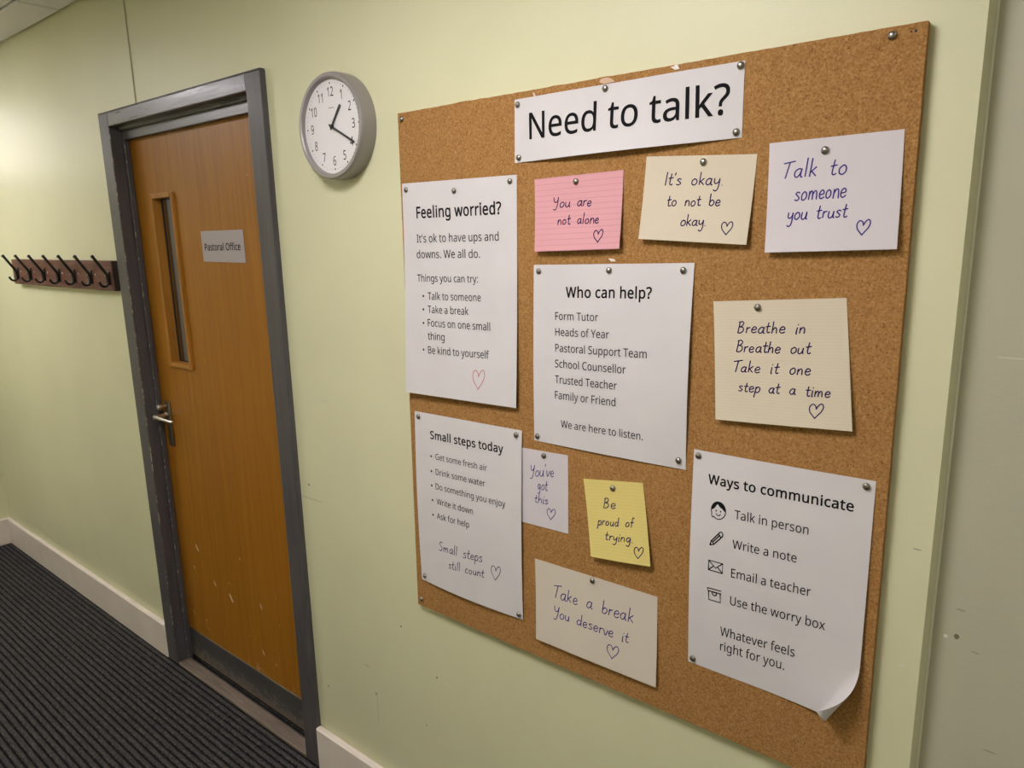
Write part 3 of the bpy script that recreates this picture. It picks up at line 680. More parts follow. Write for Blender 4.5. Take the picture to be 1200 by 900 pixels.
    'o': (0.485, '442 216 440 181 436 150 428 121 417 95 404 71 388 51 369 33 348 18 324 7 299 -1 271 -6 241 -8 214 -6 188 -1 163 7 140 18 119 33 100 51 84 71 70 95 59 121 51 150 46 181 44 216 47 261 55 301 68 336 87 367 110 392 137 412 169 426 204 435 244 438 281 435 316 426 347 412 374 392 398 367 417 336 431 301 439 261;117 216 119 184 123 154 130 128 141 105 155 86 172 71 192 59 216 53 243 51 270 53 294 59 314 71 331 86 345 105 356 128 363 154 367 184 369 216 367 248 363 277 355 303 345 325 331 344 314 359 294 370 270 376 242 379 202 374 171 359 147 335 130 303 120 263'),
    'p': (0.493, '273 438 322 432 365 413 401 383 428 339 444 284 449 216 447 170 439 129 427 93 410 62 390 37 365 17 337 3 306 -5 272 -8 251 -7 231 -4 213 1 197 7 182 15 170 24 158 33 148 44 139 55 134 55 135 45 136 33 137 20 138 7 139 -5 139 -16 139 -192 68 -192 68 430 126 430 136 371 139 371 148 383 158 394 170 405 182 414 197 422 213 429 231 434 251 437;260 379 233 377 210 371 190 362 174 349 161 333 152 313 145 289 141 261 139 229 139 216 140 182 144 152 150 126 159 103 172 85 188 70 208 59 233 53 261 51 286 53 308 60 326 72 341 88 354 108 364 131 371 157 375 186 376 217 373 262 363 302 348 334 325 359 296 374'),
    'r': (0.331, '269 438 277 438 286 437 295 437 304 436 312 435 319 433 310 368 303 370 296 371 287 372 279 373 271 374 264 374 248 373 232 369 217 363 202 355 189 346 176 334 166 321 156 305 149 289 143 270 140 251 139 229 139 0 68 0 68 430 126 430 134 351 137 351 147 367 158 381 170 395 183 407 198 418 214 426 231 433 249 437'),
    's': (0.384, '348 119 346 92 339 69 327 49 311 32 292 18 268 6 241 -2 210 -6 176 -8 148 -7 122 -5 99 -1 78 5 59 11 42 19 42 83 60 75 81 67 104 60 128 54 153 50 178 49 211 51 236 57 256 66 269 79 277 94 280 112 279 123 276 132 271 141 264 150 253 158 239 167 222 176 200 185 174 196 148 206 124 217 103 228 84 239 69 252 57 266 48 283 43 302 41 324 46 358 61 386 85 408 118 425 157 435 202 438 228 437 252 434 275 430 298 424 319 417 339 409 315 353 297 360 278 366 258 372 238 377 218 379 197 380 171 379 149 374 131 366 118 356 111 343 108 328 109 317 113 307 119 298 127 290 139 282 154 274 172 266 193 256 219 246 245 236 268 226 289 215 306 203 321 191 333 176 341 159 346 140'),
    't': (0.289, '212 50 222 50 233 51 245 53 255 54 264 56 272 59 272 5 263 1 253 -2 240 -4 226 -6 213 -8 200 -8 178 -7 157 -3 138 4 120 13 104 27 91 44 82 66 76 93 74 125 74 375 13 375 13 409 75 437 103 528 144 528 144 430 269 430 269 375 144 375 144 127 146 103 153 83 163 69 177 58 193 52'),
    'u': (0.496, '427 430 427 0 370 0 359 57 356 57 346 43 334 31 321 20 306 11 290 4 273 -1 256 -5 238 -7 220 -8 187 -6 159 -1 134 8 112 21 95 38 81 59 71 85 65 114 63 148 63 430 135 430 135 153 137 122 145 96 158 76 176 62 200 53 230 51 260 53 285 59 306 69 323 82 336 100 345 121 352 146 356 175 357 206 357 430'),
    'v': (0.407, '163 0 0 430 75 430 167 176 171 164 176 151 180 137 185 123 189 109 193 96 197 83 199 72 201 63 204 63 207 72 210 84 214 96 218 110 222 124 227 138 241 176 332 430 407 430 244 0'),
    'w': (0.63, '346 243 336 276 333 287 330 297 328 308 321 335 319 343 317 351 316 357 313 357 312 351 310 343 308 335 302 307 299 297 297 286 294 275 291 264 287 253 284 242 207 1 127 1 9 431 82 431 141 201 145 186 149 170 153 154 157 139 160 124 163 109 166 96 168 84 169 73 172 73 174 80 176 88 178 97 185 128 187 138 190 149 193 160 196 170 199 180 201 188 277 431 354 431 428 188 440 149 444 135 447 122 451 109 454 96 456 84 457 74 460 74 462 84 464 95 466 108 469 122 473 137 477 153 489 201 549 431 621 431 502 1 419 1'),
    'x': (0.424, '170 220 22 430 102 430 213 268 322 430 402 430 253 220 410 0 330 0 213 172 94 0 14 0'),
    'y': (0.409, '1 430 76 430 169 185 184 144 188 130 193 117 196 105 200 92 203 80 205 68 209 68 212 83 217 100 224 121 245 186 333 430 409 430 224 -59 213 -85 201 -108 188 -130 173 -148 157 -164 138 -176 117 -185 94 -191 67 -192 55 -192 44 -192 34 -190 25 -189 16 -188 9 -186 9 -130 15 -131 22 -132 30 -133 38 -134 47 -135 56 -135 72 -134 86 -131 99 -126 110 -118 121 -110 130 -99 138 -87 145 -73 152 -59 174 -2'),
}
GLYPHS = {c: (a, [[(int(p[i]), int(p[i + 1])) for i in range(0, len(p), 2)] for p in (lp.split() for lp in s.split(';') if lp)]) for c, (a, s) in GLYPHS.items()}


# ---------------------------------------------------------------- writing
VPZ = np.array([688.36, 4504.5])


def ear_clip(P):
    """triangles of a simple polygon (counter-clockwise), as index triples"""
    idx = list(range(len(P))); out = []
    def cr(a, b, c):
        return (P[b][0] - P[a][0]) * (P[c][1] - P[a][1]) - (P[b][1] - P[a][1]) * (P[c][0] - P[a][0])
    while len(idx) > 3:
        best = None
        for i in range(len(idx)):
            a, b, c = idx[i - 1], idx[i], idx[(i + 1) % len(idx)]
            k = cr(a, b, c)
            if k <= 1e-12:
                if abs(k) <= 1e-12:
                    best = i; break
                continue
            ok = True
            for q in idx:
                if q in (a, b, c) or tuple(P[q]) in (tuple(P[a]), tuple(P[b]), tuple(P[c])):
                    continue
                if cr(a, b, q) >= -1e-12 and cr(b, c, q) >= -1e-12 and cr(c, a, q) >= -1e-12:
                    ok = False; break
            if ok:
                best = i; break
        if best is None:
            best = max(range(len(idx)), key=lambda i: cr(idx[i - 1], idx[i], idx[(i + 1) % len(idx)]))
        a, b, c = idx[best - 1], idx[best], idx[(best + 1) % len(idx)]
        if abs(cr(a, b, c)) > 1e-12:
            out.append((a, b, c))
        idx.pop(best)
    if len(idx) == 3:
        out.append(tuple(idx))
    return out


def tri_fill(loops):
    """fill an outline with holes: each hole is cut open to the outline by a bridge"""
    ar = lambda p: np.sum(p[:, 0] * np.roll(p[:, 1], -1) - np.roll(p[:, 0], -1) * p[:, 1])
    pts = np.concatenate(loops)
    ids, n = [], 0
    for lp in loops:
        ids.append(list(range(n, n + len(lp)))); n += len(lp)
    outer = ids[0] if ar(loops[0]) > 0 else ids[0][::-1]
    holes = []
    for lp, i in zip(loops[1:], ids[1:]):
        holes.append(i if ar(lp) < 0 else i[::-1])
    holes.sort(key=lambda h: -max(pts[j][0] for j in h))

    def crosses(a, b, c, d):
        o = lambda p, q, r: (q[0] - p[0]) * (r[1] - p[1]) - (q[1] - p[1]) * (r[0] - p[0])
        return o(a, b, c) * o(a, b, d) < 0 and o(c, d, a) * o(c, d, b) < 0
    for h in holes:
        s = max(range(len(h)), key=lambda j: pts[h[j]][0])
        hp = pts[h[s]]
        for o in sorted(range(len(outer)), key=lambda j: np.sum((pts[outer[j]] - hp) ** 2)):
            q = pts[outer[o]]
            if all(not crosses(hp, q, pts[outer[j]], pts[outer[(j + 1) % len(outer)]]) for j in range(len(outer))) and \
               all(not crosses(hp, q, pts[h[j]], pts[h[(j + 1) % len(h)]]) for j in range(len(h))):
                break
        outer = outer[:o + 1] + h[s:] + h[:s + 1] + outer[o:]
    P = [tuple(pts[j]) for j in outer]
    return [tuple(outer[j] for j in t) for t in ear_clip(P)]


FILLED = {}
def fill_loops(loops, offset=0.0):
    """triangulate nested outlines; offset > 0 makes the letter bolder"""
    out = []
    for lp in loops:
        p = np.array(lp, float) / 1000
        if offset:
            a = p - np.roll(p, 1, 0); b = np.roll(p, -1, 0) - p
            na = np.stack([a[:, 1], -a[:, 0]], 1); nb = np.stack([b[:, 1], -b[:, 0]], 1)
            na /= np.maximum(np.linalg.norm(na, axis=1, keepdims=True), 1e-9); nb /= np.maximum(np.linalg.norm(nb, axis=1, keepdims=True), 1e-9)
            mm = na + nb
            mm /= np.maximum((mm ** 2).sum(1, keepdims=True), .6) / 2
            p = p + SIGN * offset * mm
        out.append(p)
    return np.concatenate(out), tri_fill(out)


def area(lp):
    p = np.array(lp, float)
    return .5 * np.sum(p[:, 0] * np.roll(p[:, 1], -1) - np.roll(p[:, 0], -1) * p[:, 1])


SIGN = 1.0 if area(GLYPHS['I'][1][0]) > 0 else -1.0


def printed(text, bold=0.0, squeeze=1.0):
    """flat letter shapes of a line; baseline 0, starts at ink 0; returns verts, tris, ink width"""
    V, F, x, n = [], [], 0.0, 0
    for ch in text:
        adv, loops = GLYPHS[ch]
        # a dot or a letter with separate pieces is filled piece by piece
        outer = [lp for lp in loops if area(lp) * SIGN > 0]
        holes = [lp for lp in loops if area(lp) * SIGN <= 0]
        for o in outer:
            oo = np.array(o)
            mine = [h for h in holes if oo[:, 0].min() <= np.mean([q[0] for q in h]) <= oo[:, 0].max() and oo[:, 1].min() <= np.mean([q[1] for q in h]) <= oo[:, 1].max()]
            key = (ch, bold, tuple(o[0]))
            if key not in FILLED:
                FILLED[key] = fill_loops([o] + mine, bold)
            p, t = FILLED[key]
            V.append(p + [x, 0]); F += [tuple(i + n for i in q) for q in t]; n += len(p)
        x += adv + bold * 1.3
    V = np.concatenate(V)
    V[:, 0] -= V[:, 0].min()
    return V, F, V[:, 0].max()


def smooth_line(pts, k=6):
    if len(pts) < 3:
        return np.array(pts, float)
    P = np.array([pts[0]] + list(pts) + [pts[-1]], float)
    if np.allclose(pts[0], pts[-1]):
        P[0] = pts[-2]; P[-1] = pts[1]
    out = []
    for i in range(1, len(P) - 2):
        for t in np.linspace(0, 1, k, endpoint=False):
            a, b, c, d = P[i - 1], P[i], P[i + 1], P[i + 2]
            out.append(.5 * ((2 * b) + (c - a) * t + (2 * a - 5 * b + 4 * c - d) * t * t + (3 * b - a - 3 * c + d) * t ** 3))
    out.append(P[-2])
    return np.array(out)


def ribbon(line, wd):
    """pen stroke of width wd along a 2-D line, round ended"""
    p = np.asarray(line, float)
    if len(p) > 1:
        keep = [0] + [i for i in range(1, len(p)) if np.linalg.norm(p[i] - p[i - 1]) > 1e-6]
        p = p[keep]
    if len(p) == 1:
        p = np.array([p[0], p[0] + [wd * .1, 0]])
    t = np.gradient(p, axis=0)
    t /= np.maximum(np.linalg.norm(t, axis=1, keepdims=True), 1e-9)
    nrm = np.stack([-t[:, 1], t[:, 0]], 1)
    L, R = p + nrm * wd / 2, p - nrm * wd / 2
    m = len(p)
    V = np.concatenate([L, R, [p[0] - t[0] * wd * .45], [p[-1] + t[-1] * wd * .45]])
    F = [(i, m + i, m + i + 1, i + 1) for i in range(m - 1)]
    F += [(0, 2 * m, m), (m - 1, 2 * m - 1, 2 * m + 1)]
    return V, F


HW = {
 'a': (.56, [[(.42, .42), (.28, .5), (.1, .36), (.06, .14), (.19, .01), (.33, .12), (.42, .40)], [(.43, .49), (.40, .16), (.44, .02), (.51, .03)]]),
 'b': (.54, [[(.11, 1), (.08, .03)], [(.08, .22), (.22, .46), (.4, .40), (.42, .18), (.27, 0), (.08, .06)]]),
 'c': (.48, [[(.40, .42), (.26, .5), (.09, .34), (.08, .12), (.22, 0), (.40, .08)]]),
 'd': (.56, [[(.41, .38), (.24, .48), (.07, .28), (.11, .05), (.27, .03), (.41, .25)], [(.45, 1), (.42, .12), (.48, 0)]]),
 'e': (.50, [[(.09, .24), (.36, .29), (.38, .42), (.24, .5), (.09, .34), (.09, .10), (.24, 0), (.42, .10)]]),
 'f': (.44, [[(.42, .9), (.30, .99), (.21, .84), (.17, -.02)], [(.03, .47), (.37, .52)]]),
 'g': (.56, [[(.42, .42), (.24, .5), (.08, .32), (.13, .06), (.29, .06), (.42, .32)], [(.44, .48), (.42, -.2), (.30, -.44), (.10, -.36)]]),
 'h': (.53, [[(.12, 1), (.07, 0)], [(.08, .24), (.25, .48), (.39, .40), (.41, 0)]]),
 'i': (.26, [[(.12, .5), (.10, .0), (.15, 0)], [(.15, .72), (.165, .76)]]),
 'k': (.50, [[(.12, 1), (.08, 0)], [(.40, .52), (.10, .22)], [(.17, .27), (.42, 0)]]),
 'l': (.26, [[(.14, 1), (.10, .0)]]),
 'm': (.76, [[(.09, .48), (.07, 0)], [(.08, .25), (.22, .48), (.32, .40), (.33, 0)], [(.33, .25), (.48, .48), (.59, .40), (.62, 0)]]),
 'n': (.53, [[(.09, .48), (.07, 0)], [(.08, .25), (.24, .48), (.38, .40), (.41, 0)]]),
 'o': (.53, [[(.27, .5), (.09, .34), (.10, .07), (.26, 0), (.42, .16), (.41, .40), (.27, .5)]]),
 'p': (.53, [[(.11, .48), (.05, -.42)], [(.10, .30), (.25, .49), (.42, .36), (.37, .07), (.21, 0), (.09, .10)]]),
 'r': (.40, [[(.09, .48), (.08, 0)], [(.08, .26), (.19, .44), (.35, .47)]]),
 's': (.47, [[(.39, .44), (.24, .5), (.10, .39), (.24, .27), (.36, .13), (.22, 0), (.04, .05)]]),
 't': (.42, [[(.22, .86), (.16, .15), (.25, 0), (.37, .06)], [(.03, .51), (.38, .56)]]),
 'u': (.55, [[(.09, .48), (.07, .13), (.20, 0), (.36, .14), (.43, .48)], [(.43, .48), (.42, .08), (.49, 0)]]),
 'v': (.47, [[(.06, .48), (.20, 0), (.42, .48)]]),
 'y': (.53, [[(.08, .48), (.09, .20), (.22, .12), (.36, .24), (.43, .48)], [(.43, .48), (.39, -.18), (.25, -.44), (.07, -.36)]]),
 'T': (.62, [[(0, .88), (.64, .99)], [(.34, .93), (.20, 0)]]),
 'Y': (.60, [[(.06, .95), (.10, .60), (.25, .48), (.42, .62), (.50, .95)], [(.50, .95), (.42, .2), (.28, -.22), (.06, -.20)]]),
 'I': (.28, [[(.17, .96), (.10, 0)]]),
 'B': (.60, [[(.12, .95), (.06, 0)], [(.05, .90), (.28, .98), (.42, .82), (.30, .58), (.11, .52)], [(.11, .52), (.38, .48), (.46, .22), (.28, .01), (.04, .01)]]),
 'S': (.56, [[(.47, .86), (.29, .97), (.11, .80), (.21, .58), (.41, .40), (.41, .13), (.21, 0), (.04, .10)]]),
 "'": (.20, [[(.13, 1), (.08, .80)]]),
 '.': (.18, [[(.08, .01), (.10, .015)]]),
 ' ': (.66, []),
}


def written(text, seed):
    rng = random.Random(seed)
    out, word, x = [], [], 0.0
    for ci, ch in enumerate(text):
        adv, strokes = HW[ch]
        dy = rng.uniform(-.03, .03); sc = rng.uniform(.94, 1.06); sl = .10 + rng.uniform(-.03, .03)
        for s in strokes:
            out.append(smooth_line([(x + px * sc + sl * py + rng.uniform(-.01, .01), py * sc + dy + rng.uniform(-.012, .012)) for px, py in s]))
            word.append(text[:ci].count(' '))
        x += adv * rng.uniform(.95, 1.05)
    allp = np.concatenate(out)
    x0 = allp[:, 0].min()
    out = [s - [x0, 0] for s in out]
    return out, allp[:, 0].max() - x0, word


# ---------------------------------------------------------------- sheets of paper
BY = -.016                                   # front of the cork board


class Sheet:
    """a sheet whose corners (top left, top right, bottom right, bottom left) hang at given lifts off what carries it;
    bulge(u, v) is its height above that surface, u to the right, v downwards"""
    def __init__(self, name, mat, corners, height, back=BY, thick=.0005, nu=24, nv=24, curl=None):
        self.height, self.back = height, back
        c = [at(*corners[i], back - float(height(np.array([uv[0]]), np.array([uv[1]]))[0])) for i, uv in enumerate(((0, 0), (1, 0), (1, 1), (0, 1)))]
        self.c = [np.array([p[0], p[2]]) for p in c]
        if curl:
            self.c[2] = self.c[1] + self.c[3] - self.c[0]
        self.curl = curl
        self.W = (np.linalg.norm(self.c[1] - self.c[0]) + np.linalg.norm(self.c[2] - self.c[3])) / 2
        self.H = (np.linalg.norm(self.c[3] - self.c[0]) + np.linalg.norm(self.c[2] - self.c[1])) / 2
        us, vs = np.linspace(0, 1, nu + 1), np.linspace(0, 1, nv + 1)
        U, V = np.meshgrid(us, vs)
        U, V = U.ravel(), V.ravel()
        front = self.P(U, V)
        N = self.N(U, V)
        bk = front - N * thick
        m = len(front)
        row = nu + 1
        F = []
        for j in range(nv):
            for i in range(nu):
                a = j * row + i
                F.append((a, a + row, a + row + 1, a + 1))
                F.append((m + a, m + a + 1, m + a + row + 1, m + a + row))
        for i in range(nu):
            F.append((i + 1, m + i + 1, m + i, i)); a = nv * row + i; F.append((a, m + a, m + a + 1, a + 1))
        for j in range(nv):
            a = j * row; F.append((a, m + a, m + a + row, a + row)); a = j * row + nu; F.append((a + row, m + a + row, m + a, a))
        uv = [(float(x), 1 - float(y)) for x, y in zip(U, V)] * 2
        self.o = link_mesh(name, np.concatenate([front, bk]), F, mat, None, True, uv)
        try:
            self.o.data.set_sharp_from_angle(angle=math.radians(50))
        except Exception:
            pass

    def P(self, U, V):
        U, V = np.asarray(U, float), np.asarray(V, float)
        h = self.height(U, V)
        u, v = U.copy(), V.copy()
        extra = 0
        if self.curl:
            ang, L, turn = self.curl
            n = np.array([math.cos(ang), math.sin(ang)])
            s = (U - 1) * self.W * n[0] + (V - 1) * self.H * n[1]
            t = np.clip(s + L, 0, L)
            kk = turn / L
            u = U + n[0] * (np.sin(kk * t) / kk - t) / self.W
            v = V + n[1] * (np.sin(kk * t) / kk - t) / self.H
            extra = (1 - np.cos(kk * t)) / kk
        a, b, c, d = self.c
        XZ = ((1 - u) * (1 - v))[:, None] * a + (u * (1 - v))[:, None] * b + (u * v)[:, None] * c + ((1 - u) * v)[:, None] * d
        return np.stack([XZ[:, 0], self.back - h - extra, XZ[:, 1]], 1)

    def N(self, U, V):
        e = 1e-3
        du = self.P(U + e, V) - self.P(U - e, V)
        dv = self.P(U, V + e) - self.P(U, V - e)
        n = np.cross(dv, du)
        n /= np.linalg.norm(n, axis=1, keepdims=True)
        if n[0, 1] > 0:
            n = -n
        return n

    def uv(self, px):
        q = np.array([.5, .5])
        for _ in range(14):
            p0 = project(self.P(q[:1], q[1:]))[0]
            J = np.stack([(project(self.P(q[:1] + 1e-4, q[1:]))[0] - p0) / 1e-4, (project(self.P(q[:1], q[1:] + 1e-4))[0] - p0) / 1e-4], 1)
            q = q + np.linalg.solve(J, np.array(px) - p0)
        return q

    def metric(self, px):
        return self.uv(px) * [self.W, self.H]

    def lay(self, pts, off):
        uv = np.asarray(pts) / [self.W, self.H]
        return self.P(uv[:, 0], uv[:, 1]) + self.N(uv[:, 0], uv[:, 1]) * off

    def frame(self, p0, p1, up_px):
        """metric origin, unit vectors along and up, for a baseline between two places and a height in pixels"""
        m0, m1 = self.metric(p0), self.metric(p1)
        d = np.array(p0, float) - VPZ
        d /= np.linalg.norm(d)
        top = self.metric(np.array(p0) + d * up_px)
        return m0, m1 - m0, top - m0

    def add_shape(self, name, V, F, mat, off=.0004, label=None, parent=None):
        P = self.lay(V, off)
        o = link_mesh(name, P, F, mat, parent or self.o)
        # all faces towards the room
        me = o.data
        bm = bmesh.new(); bm.from_mesh(me)
        for fc in bm.faces:
            fc.normal_update()
        bad = [fc for fc in bm.faces if fc.normal.y > 0]
        if bad:
            bmesh.ops.reverse_faces(bm, faces=bad)
        bm.to_mesh(me); bm.free()
        if label:
            o['label'] = label
        return o

    def print(self, name, text, p0, p1, cap, mat=None, bold=0.0, bullet=None):
        V, F, wd = printed(text, bold)
        o, ax, up = self.frame(p0, p1, cap)
        Q = o + V[:, :1] * ax / wd + V[:, 1:] * up / .573
        if bullet:
            c = self.metric(bullet); n = len(Q); r = .0026 if len(bullet) == 2 else bullet[2]
            ring = np.array([c + [r * math.cos(t), r * math.sin(t)] for t in np.linspace(0, 2 * math.pi, 12, endpoint=False)])
            Q = np.concatenate([Q, ring]); F = F + [tuple(range(n, n + 12))]
        return self.add_shape(name, Q, F, mat or M['ink'])

    def strokes(self, lines, wd):
        V, F = [], []
        n = 0
        for ln in lines:
            v, f2 = ribbon(ln, wd)
            V.append(v); F += [tuple(i + n for i in q) for q in f2]; n += len(v)
        return np.concatenate(V), F

    def write(self, rows, mat, wd=.0019, seed=1):
        for i, (text, p0, p1, cap) in enumerate(rows):
            st, w2, word = written(text, seed * 31 + i)
            o, ax, up = self.frame(p0, p1, cap)
            for wi in sorted(set(word)):
                V, F = self.strokes([o + s[:, :1] * ax / w2 + s[:, 1:] * up / .95 for s, k2 in zip(st, word) if k2 == wi], wd)
                self.add_shape('handwritten_word', V, F, mat)

    def heart(self, c, w_px, h_px, mat, wd=.0018, tilt=.12):
        pts = [(.02, .66), (-.10, .92), (-.34, 1.0), (-.52, .78), (-.46, .45), (-.22, .18), (.02, -.04)]
        pts2 = [(.0, .64), (.16, .93), (.40, 1.06), (.55, .84), (.46, .50), (.22, .20), (.0, -.06)]
        o, ax, up = self.frame((c[0], c[1] + h_px / 2), (c[0] + w_px, c[1] + h_px / 2 + self.slope(c) * w_px), h_px)
        lines = []
        for p in (pts, pts2):
            s = smooth_line([(x + tilt * (y - .5), y) for x, y in p])
            lines.append(o + s[:, :1] * ax + s[:, 1:] * up)
        V, F = self.strokes(lines, wd)
        return self.add_shape('heart_drawing', V, F, mat, label=None)

    def slope(self, c):
        """how level lines run in the picture at c"""
        q = self.uv(c)
        a = project(self.P(q[:1] - .02, q[1:]))[0]; b2 = project(self.P(q[:1] + .02, q[1:]))[0]
        return (b2[1] - a[1]) / (b2[0] - a[0])

    def icon(self, name, bl, br, tl, strokes, wd=.0016, fills=(), mat=None):
        o = self.metric(bl); ax = self.metric(br) - o; up = self.metric(tl) - o
        tr = lambda s: o + np.asarray(s, float)[:, :1] * ax + np.asarray(s, float)[:, 1:] * up
        V, F = self.strokes([tr(s) for s in strokes], wd)
        for fl2 in fills:
            p = np.asarray(fl2, float)
            t = tri_fill([p])
            n = len(V); V = np.concatenate([V, tr(p)]); F = F + [tuple(i + n for i in q) for q in t]
        return self.add_shape(name, V, F, mat or M['ink'])


def flat(h0):
    return lambda u, v: h0 + 0 * u


PIN_PROTO = None
def make_pin_mesh():
    m = MB()
    R, Hh = .0057, .0050
    prof = [(0, Hh)] + [(R * math.sin(a), Hh * (.28 + .72 * math.cos(a))) for a in np.linspace(.18, math.pi / 2, 8)] + [(R * 1.04, Hh * .18), (R * .98, 0), (.0008, 0), (.0007, -.0095), (0, -.011)]
    m.lathe((0, 0, 0), (0, -1, 0), prof, 26)
    o = m.build('drawing_pin', M['pin'], None, smooth=True)
    return o


def pin(px, label, sheet=None, back=BY, group='drawing pins on the cork board'):
    global PIN_PROTO
    if sheet is None:
        P = at(*px, back); N = np.array([0, -1, 0.])
    else:
        q = sheet.uv(px); P = sheet.P(q[:1], q[1:])[0]; N = sheet.N(q[:1], q[1:])[0]
    if PIN_PROTO is None:
        o = PIN_PROTO = make_pin_mesh()
    else:
        o = PIN_PROTO.copy(); COL.objects.link(o)
    rng = random.Random(int(px[0] * 7 + px[1]))
    n = Vector(N) + Vector((rng.uniform(-.10, .10), 0, rng.uniform(-.10, .10)))
    q4 = Vector((0, -1, 0)).rotation_difference(n.normalized())
    o.rotation_mode = 'QUATERNION'
    o.rotation_quaternion = q4
    o.location = Vector(P) + Vector(N) * .0002
    return tag(o, label, 'drawing pin', group)


# ---------------------------------------------------------------- cork board
def board_outline():
    tl, tr, bl = at(466, 133, BY), at(1088, 24, BY), at(490, 707, BY)
    zb = bl[2] - .0015
    br = at(1012, 897, BY)
    x_br = br[0] + .0006
    q = [(tl[0], tl[2]), (tr[0], tr[2]), (x_br, zb), (bl[0], zb)]
    out = []
    rng = random.Random(5)
    for i in range(4):
        a, b2 = np.array(q[i]), np.array(q[(i + 1) % 4])
        n = 90
        for k2 in range(n):
            p = a + (b2 - a) * k2 / n
            j = 0 if k2 == 0 else rng.uniform(-.0003, .0003)
            nrm = np.array([(b2 - a)[1], -(b2 - a)[0]]); nrm /= np.linalg.norm(nrm)
            # small bites out of the top edge, where old staples tore the cork
            if i == 0 and 15 <= k2 <= 22:
                j += -.0012 if k2 in (16, 17, 18, 21) else -.0004
            if i == 0 and k2 in (37, 38, 46, 47):
                j += -.0008
            out.append(tuple(p - nrm * j * (1 if i != 0 else -1)))
    return out
ol = board_outline()
bm = bmesh.new()
vf = [bm.verts.new((x, BY, z)) for x, z in ol]
fc = bm.faces.new(vf)
ret = bmesh.ops.extrude_face_region(bm, geom=[fc])
for vv in [g for g in ret['geom'] if isinstance(g, bmesh.types.BMVert)]:
    vv.co.y = -.002
bmesh.ops.recalc_face_normals(bm, faces=bm.faces)
me = bpy.data.meshes.new('cork_board'); bm.to_mesh(me); bm.free()
me.materials.append(M['cork'])
board = bpy.data.objects.new('cork_board', me); COL.objects.link(board)
tag(board, 'large unframed cork notice board fixed to the green wall', 'notice board')
# two dark pin holes with crumbled rims near the top right corner
hol = MB()
for (px, r) in (((1073.5, 36.3), .0018), ((1068, 37), .0013)):
    p = at(*px, BY)
    hol.lathe((p[0], BY - .0003, p[2]), (0, -1, 0), [(0, 0), (r, 0), (r * .7, .0002), (0, .0002)], 9)
hol.build('pin_hole', M['rail_end'], board)


def S_(name, mat, corners, height, label, cat, group=None, **kw):
    s = Sheet(name, mat, corners, height, **kw)
    tag(s.o, label, cat, group)
    return s


# ---- banner
need = S_('banner_sign', M['paper'], [(603, 117), (873.2, 70.8), (869.2, 161.2), (603.2, 191.2)],
          lambda u, v: .0012 + .013 * np.sin(np.pi * np.clip(u, 0, 1)) ** 1.2 * np.clip(v, 0, 1) ** 1.6 + .002 * np.sin(2 * np.pi * np.clip(u, 0, 1)) ** 2 * np.clip(1 - v, 0, 1),
          'white paper banner with large black heading Need to talk? along the board top', 'banner', nu=40)
need.print('heading', 'Need to talk?', (620.5, 163.2), (855.5, 133.2), 30.5, bold=.006)
for px, lb in (((606.8, 122.8), 'top left'), ((709.5, 103.8), 'top middle'), ((868.3, 76.8), 'top right'), ((863, 155), 'bottom right'), ((608.3, 185), 'bottom left')):
    pin(px, f'silver drawing pin in the {lb} of the Need to talk? banner', need)

# ---- Feeling worried?
feel = S_('poster', M['paper'], [(471, 215.3), (605.3, 204.7), (604.7, 478.3), (475.3, 459.3)],
          lambda u, v: .0012 + .016 * np.clip(v, 0, 1) ** 2 * (1 - .35 * np.clip(u, 0, 1)) + .0035 * np.sin(2 * np.pi * np.clip(u, 0, 1)) ** 2 * np.clip(1 - 3 * v, 0, 1) * np.clip(4 * v, 0, 1),
          'white printed poster headed Feeling worried? at the left of the board', 'poster', 'printed posters on the cork board')
feel.print('heading', 'Feeling worried?', (488.3, 255.7), (587.7, 250.7), 13, bold=.018)
for tx, a, b2, c, bu in (("It's ok to have ups and", (488.7, 284.3), (584.7, 282), 9.4, None), ('downs. We all do.', (488.7, 302.6), (562.7, 302.2), 9.2, None),
                         ('Things you can try:', (489.3, 329.8), (560.3, 331.2), 8.2, None), ('Talk to someone', (501.7, 351.2), (563.7, 353.2), 8.6, (496.2, 346.9)),
                         ('Take a break', (501.7, 366.7), (549.3, 369.2), 8.6, (496.3, 362.6)), ('Focus on one small', (501.7, 382.4), (574.7, 387.6), 8.6, (496.4, 378.5)),
                         ('thing', (501.7, 397.8), (521.3, 399.4), 8.6, None), ('Be kind to yourself', (502, 414.2), (573.3, 420.6), 8.6, (496.5, 409.7))):
    feel.print('text_line', tx, a, b2, c, bold=.003, bullet=bu)
feel.heart((561, 445), 13, 21, M['ink_red'], .0016)
for px, lb in (((476.2, 222.5), 'top left'), ((532.2, 223.7), 'top middle'), ((597.8, 212.5), 'top right')):
    pin(px, f'silver drawing pin in the {lb} of the Feeling worried? poster', feel)

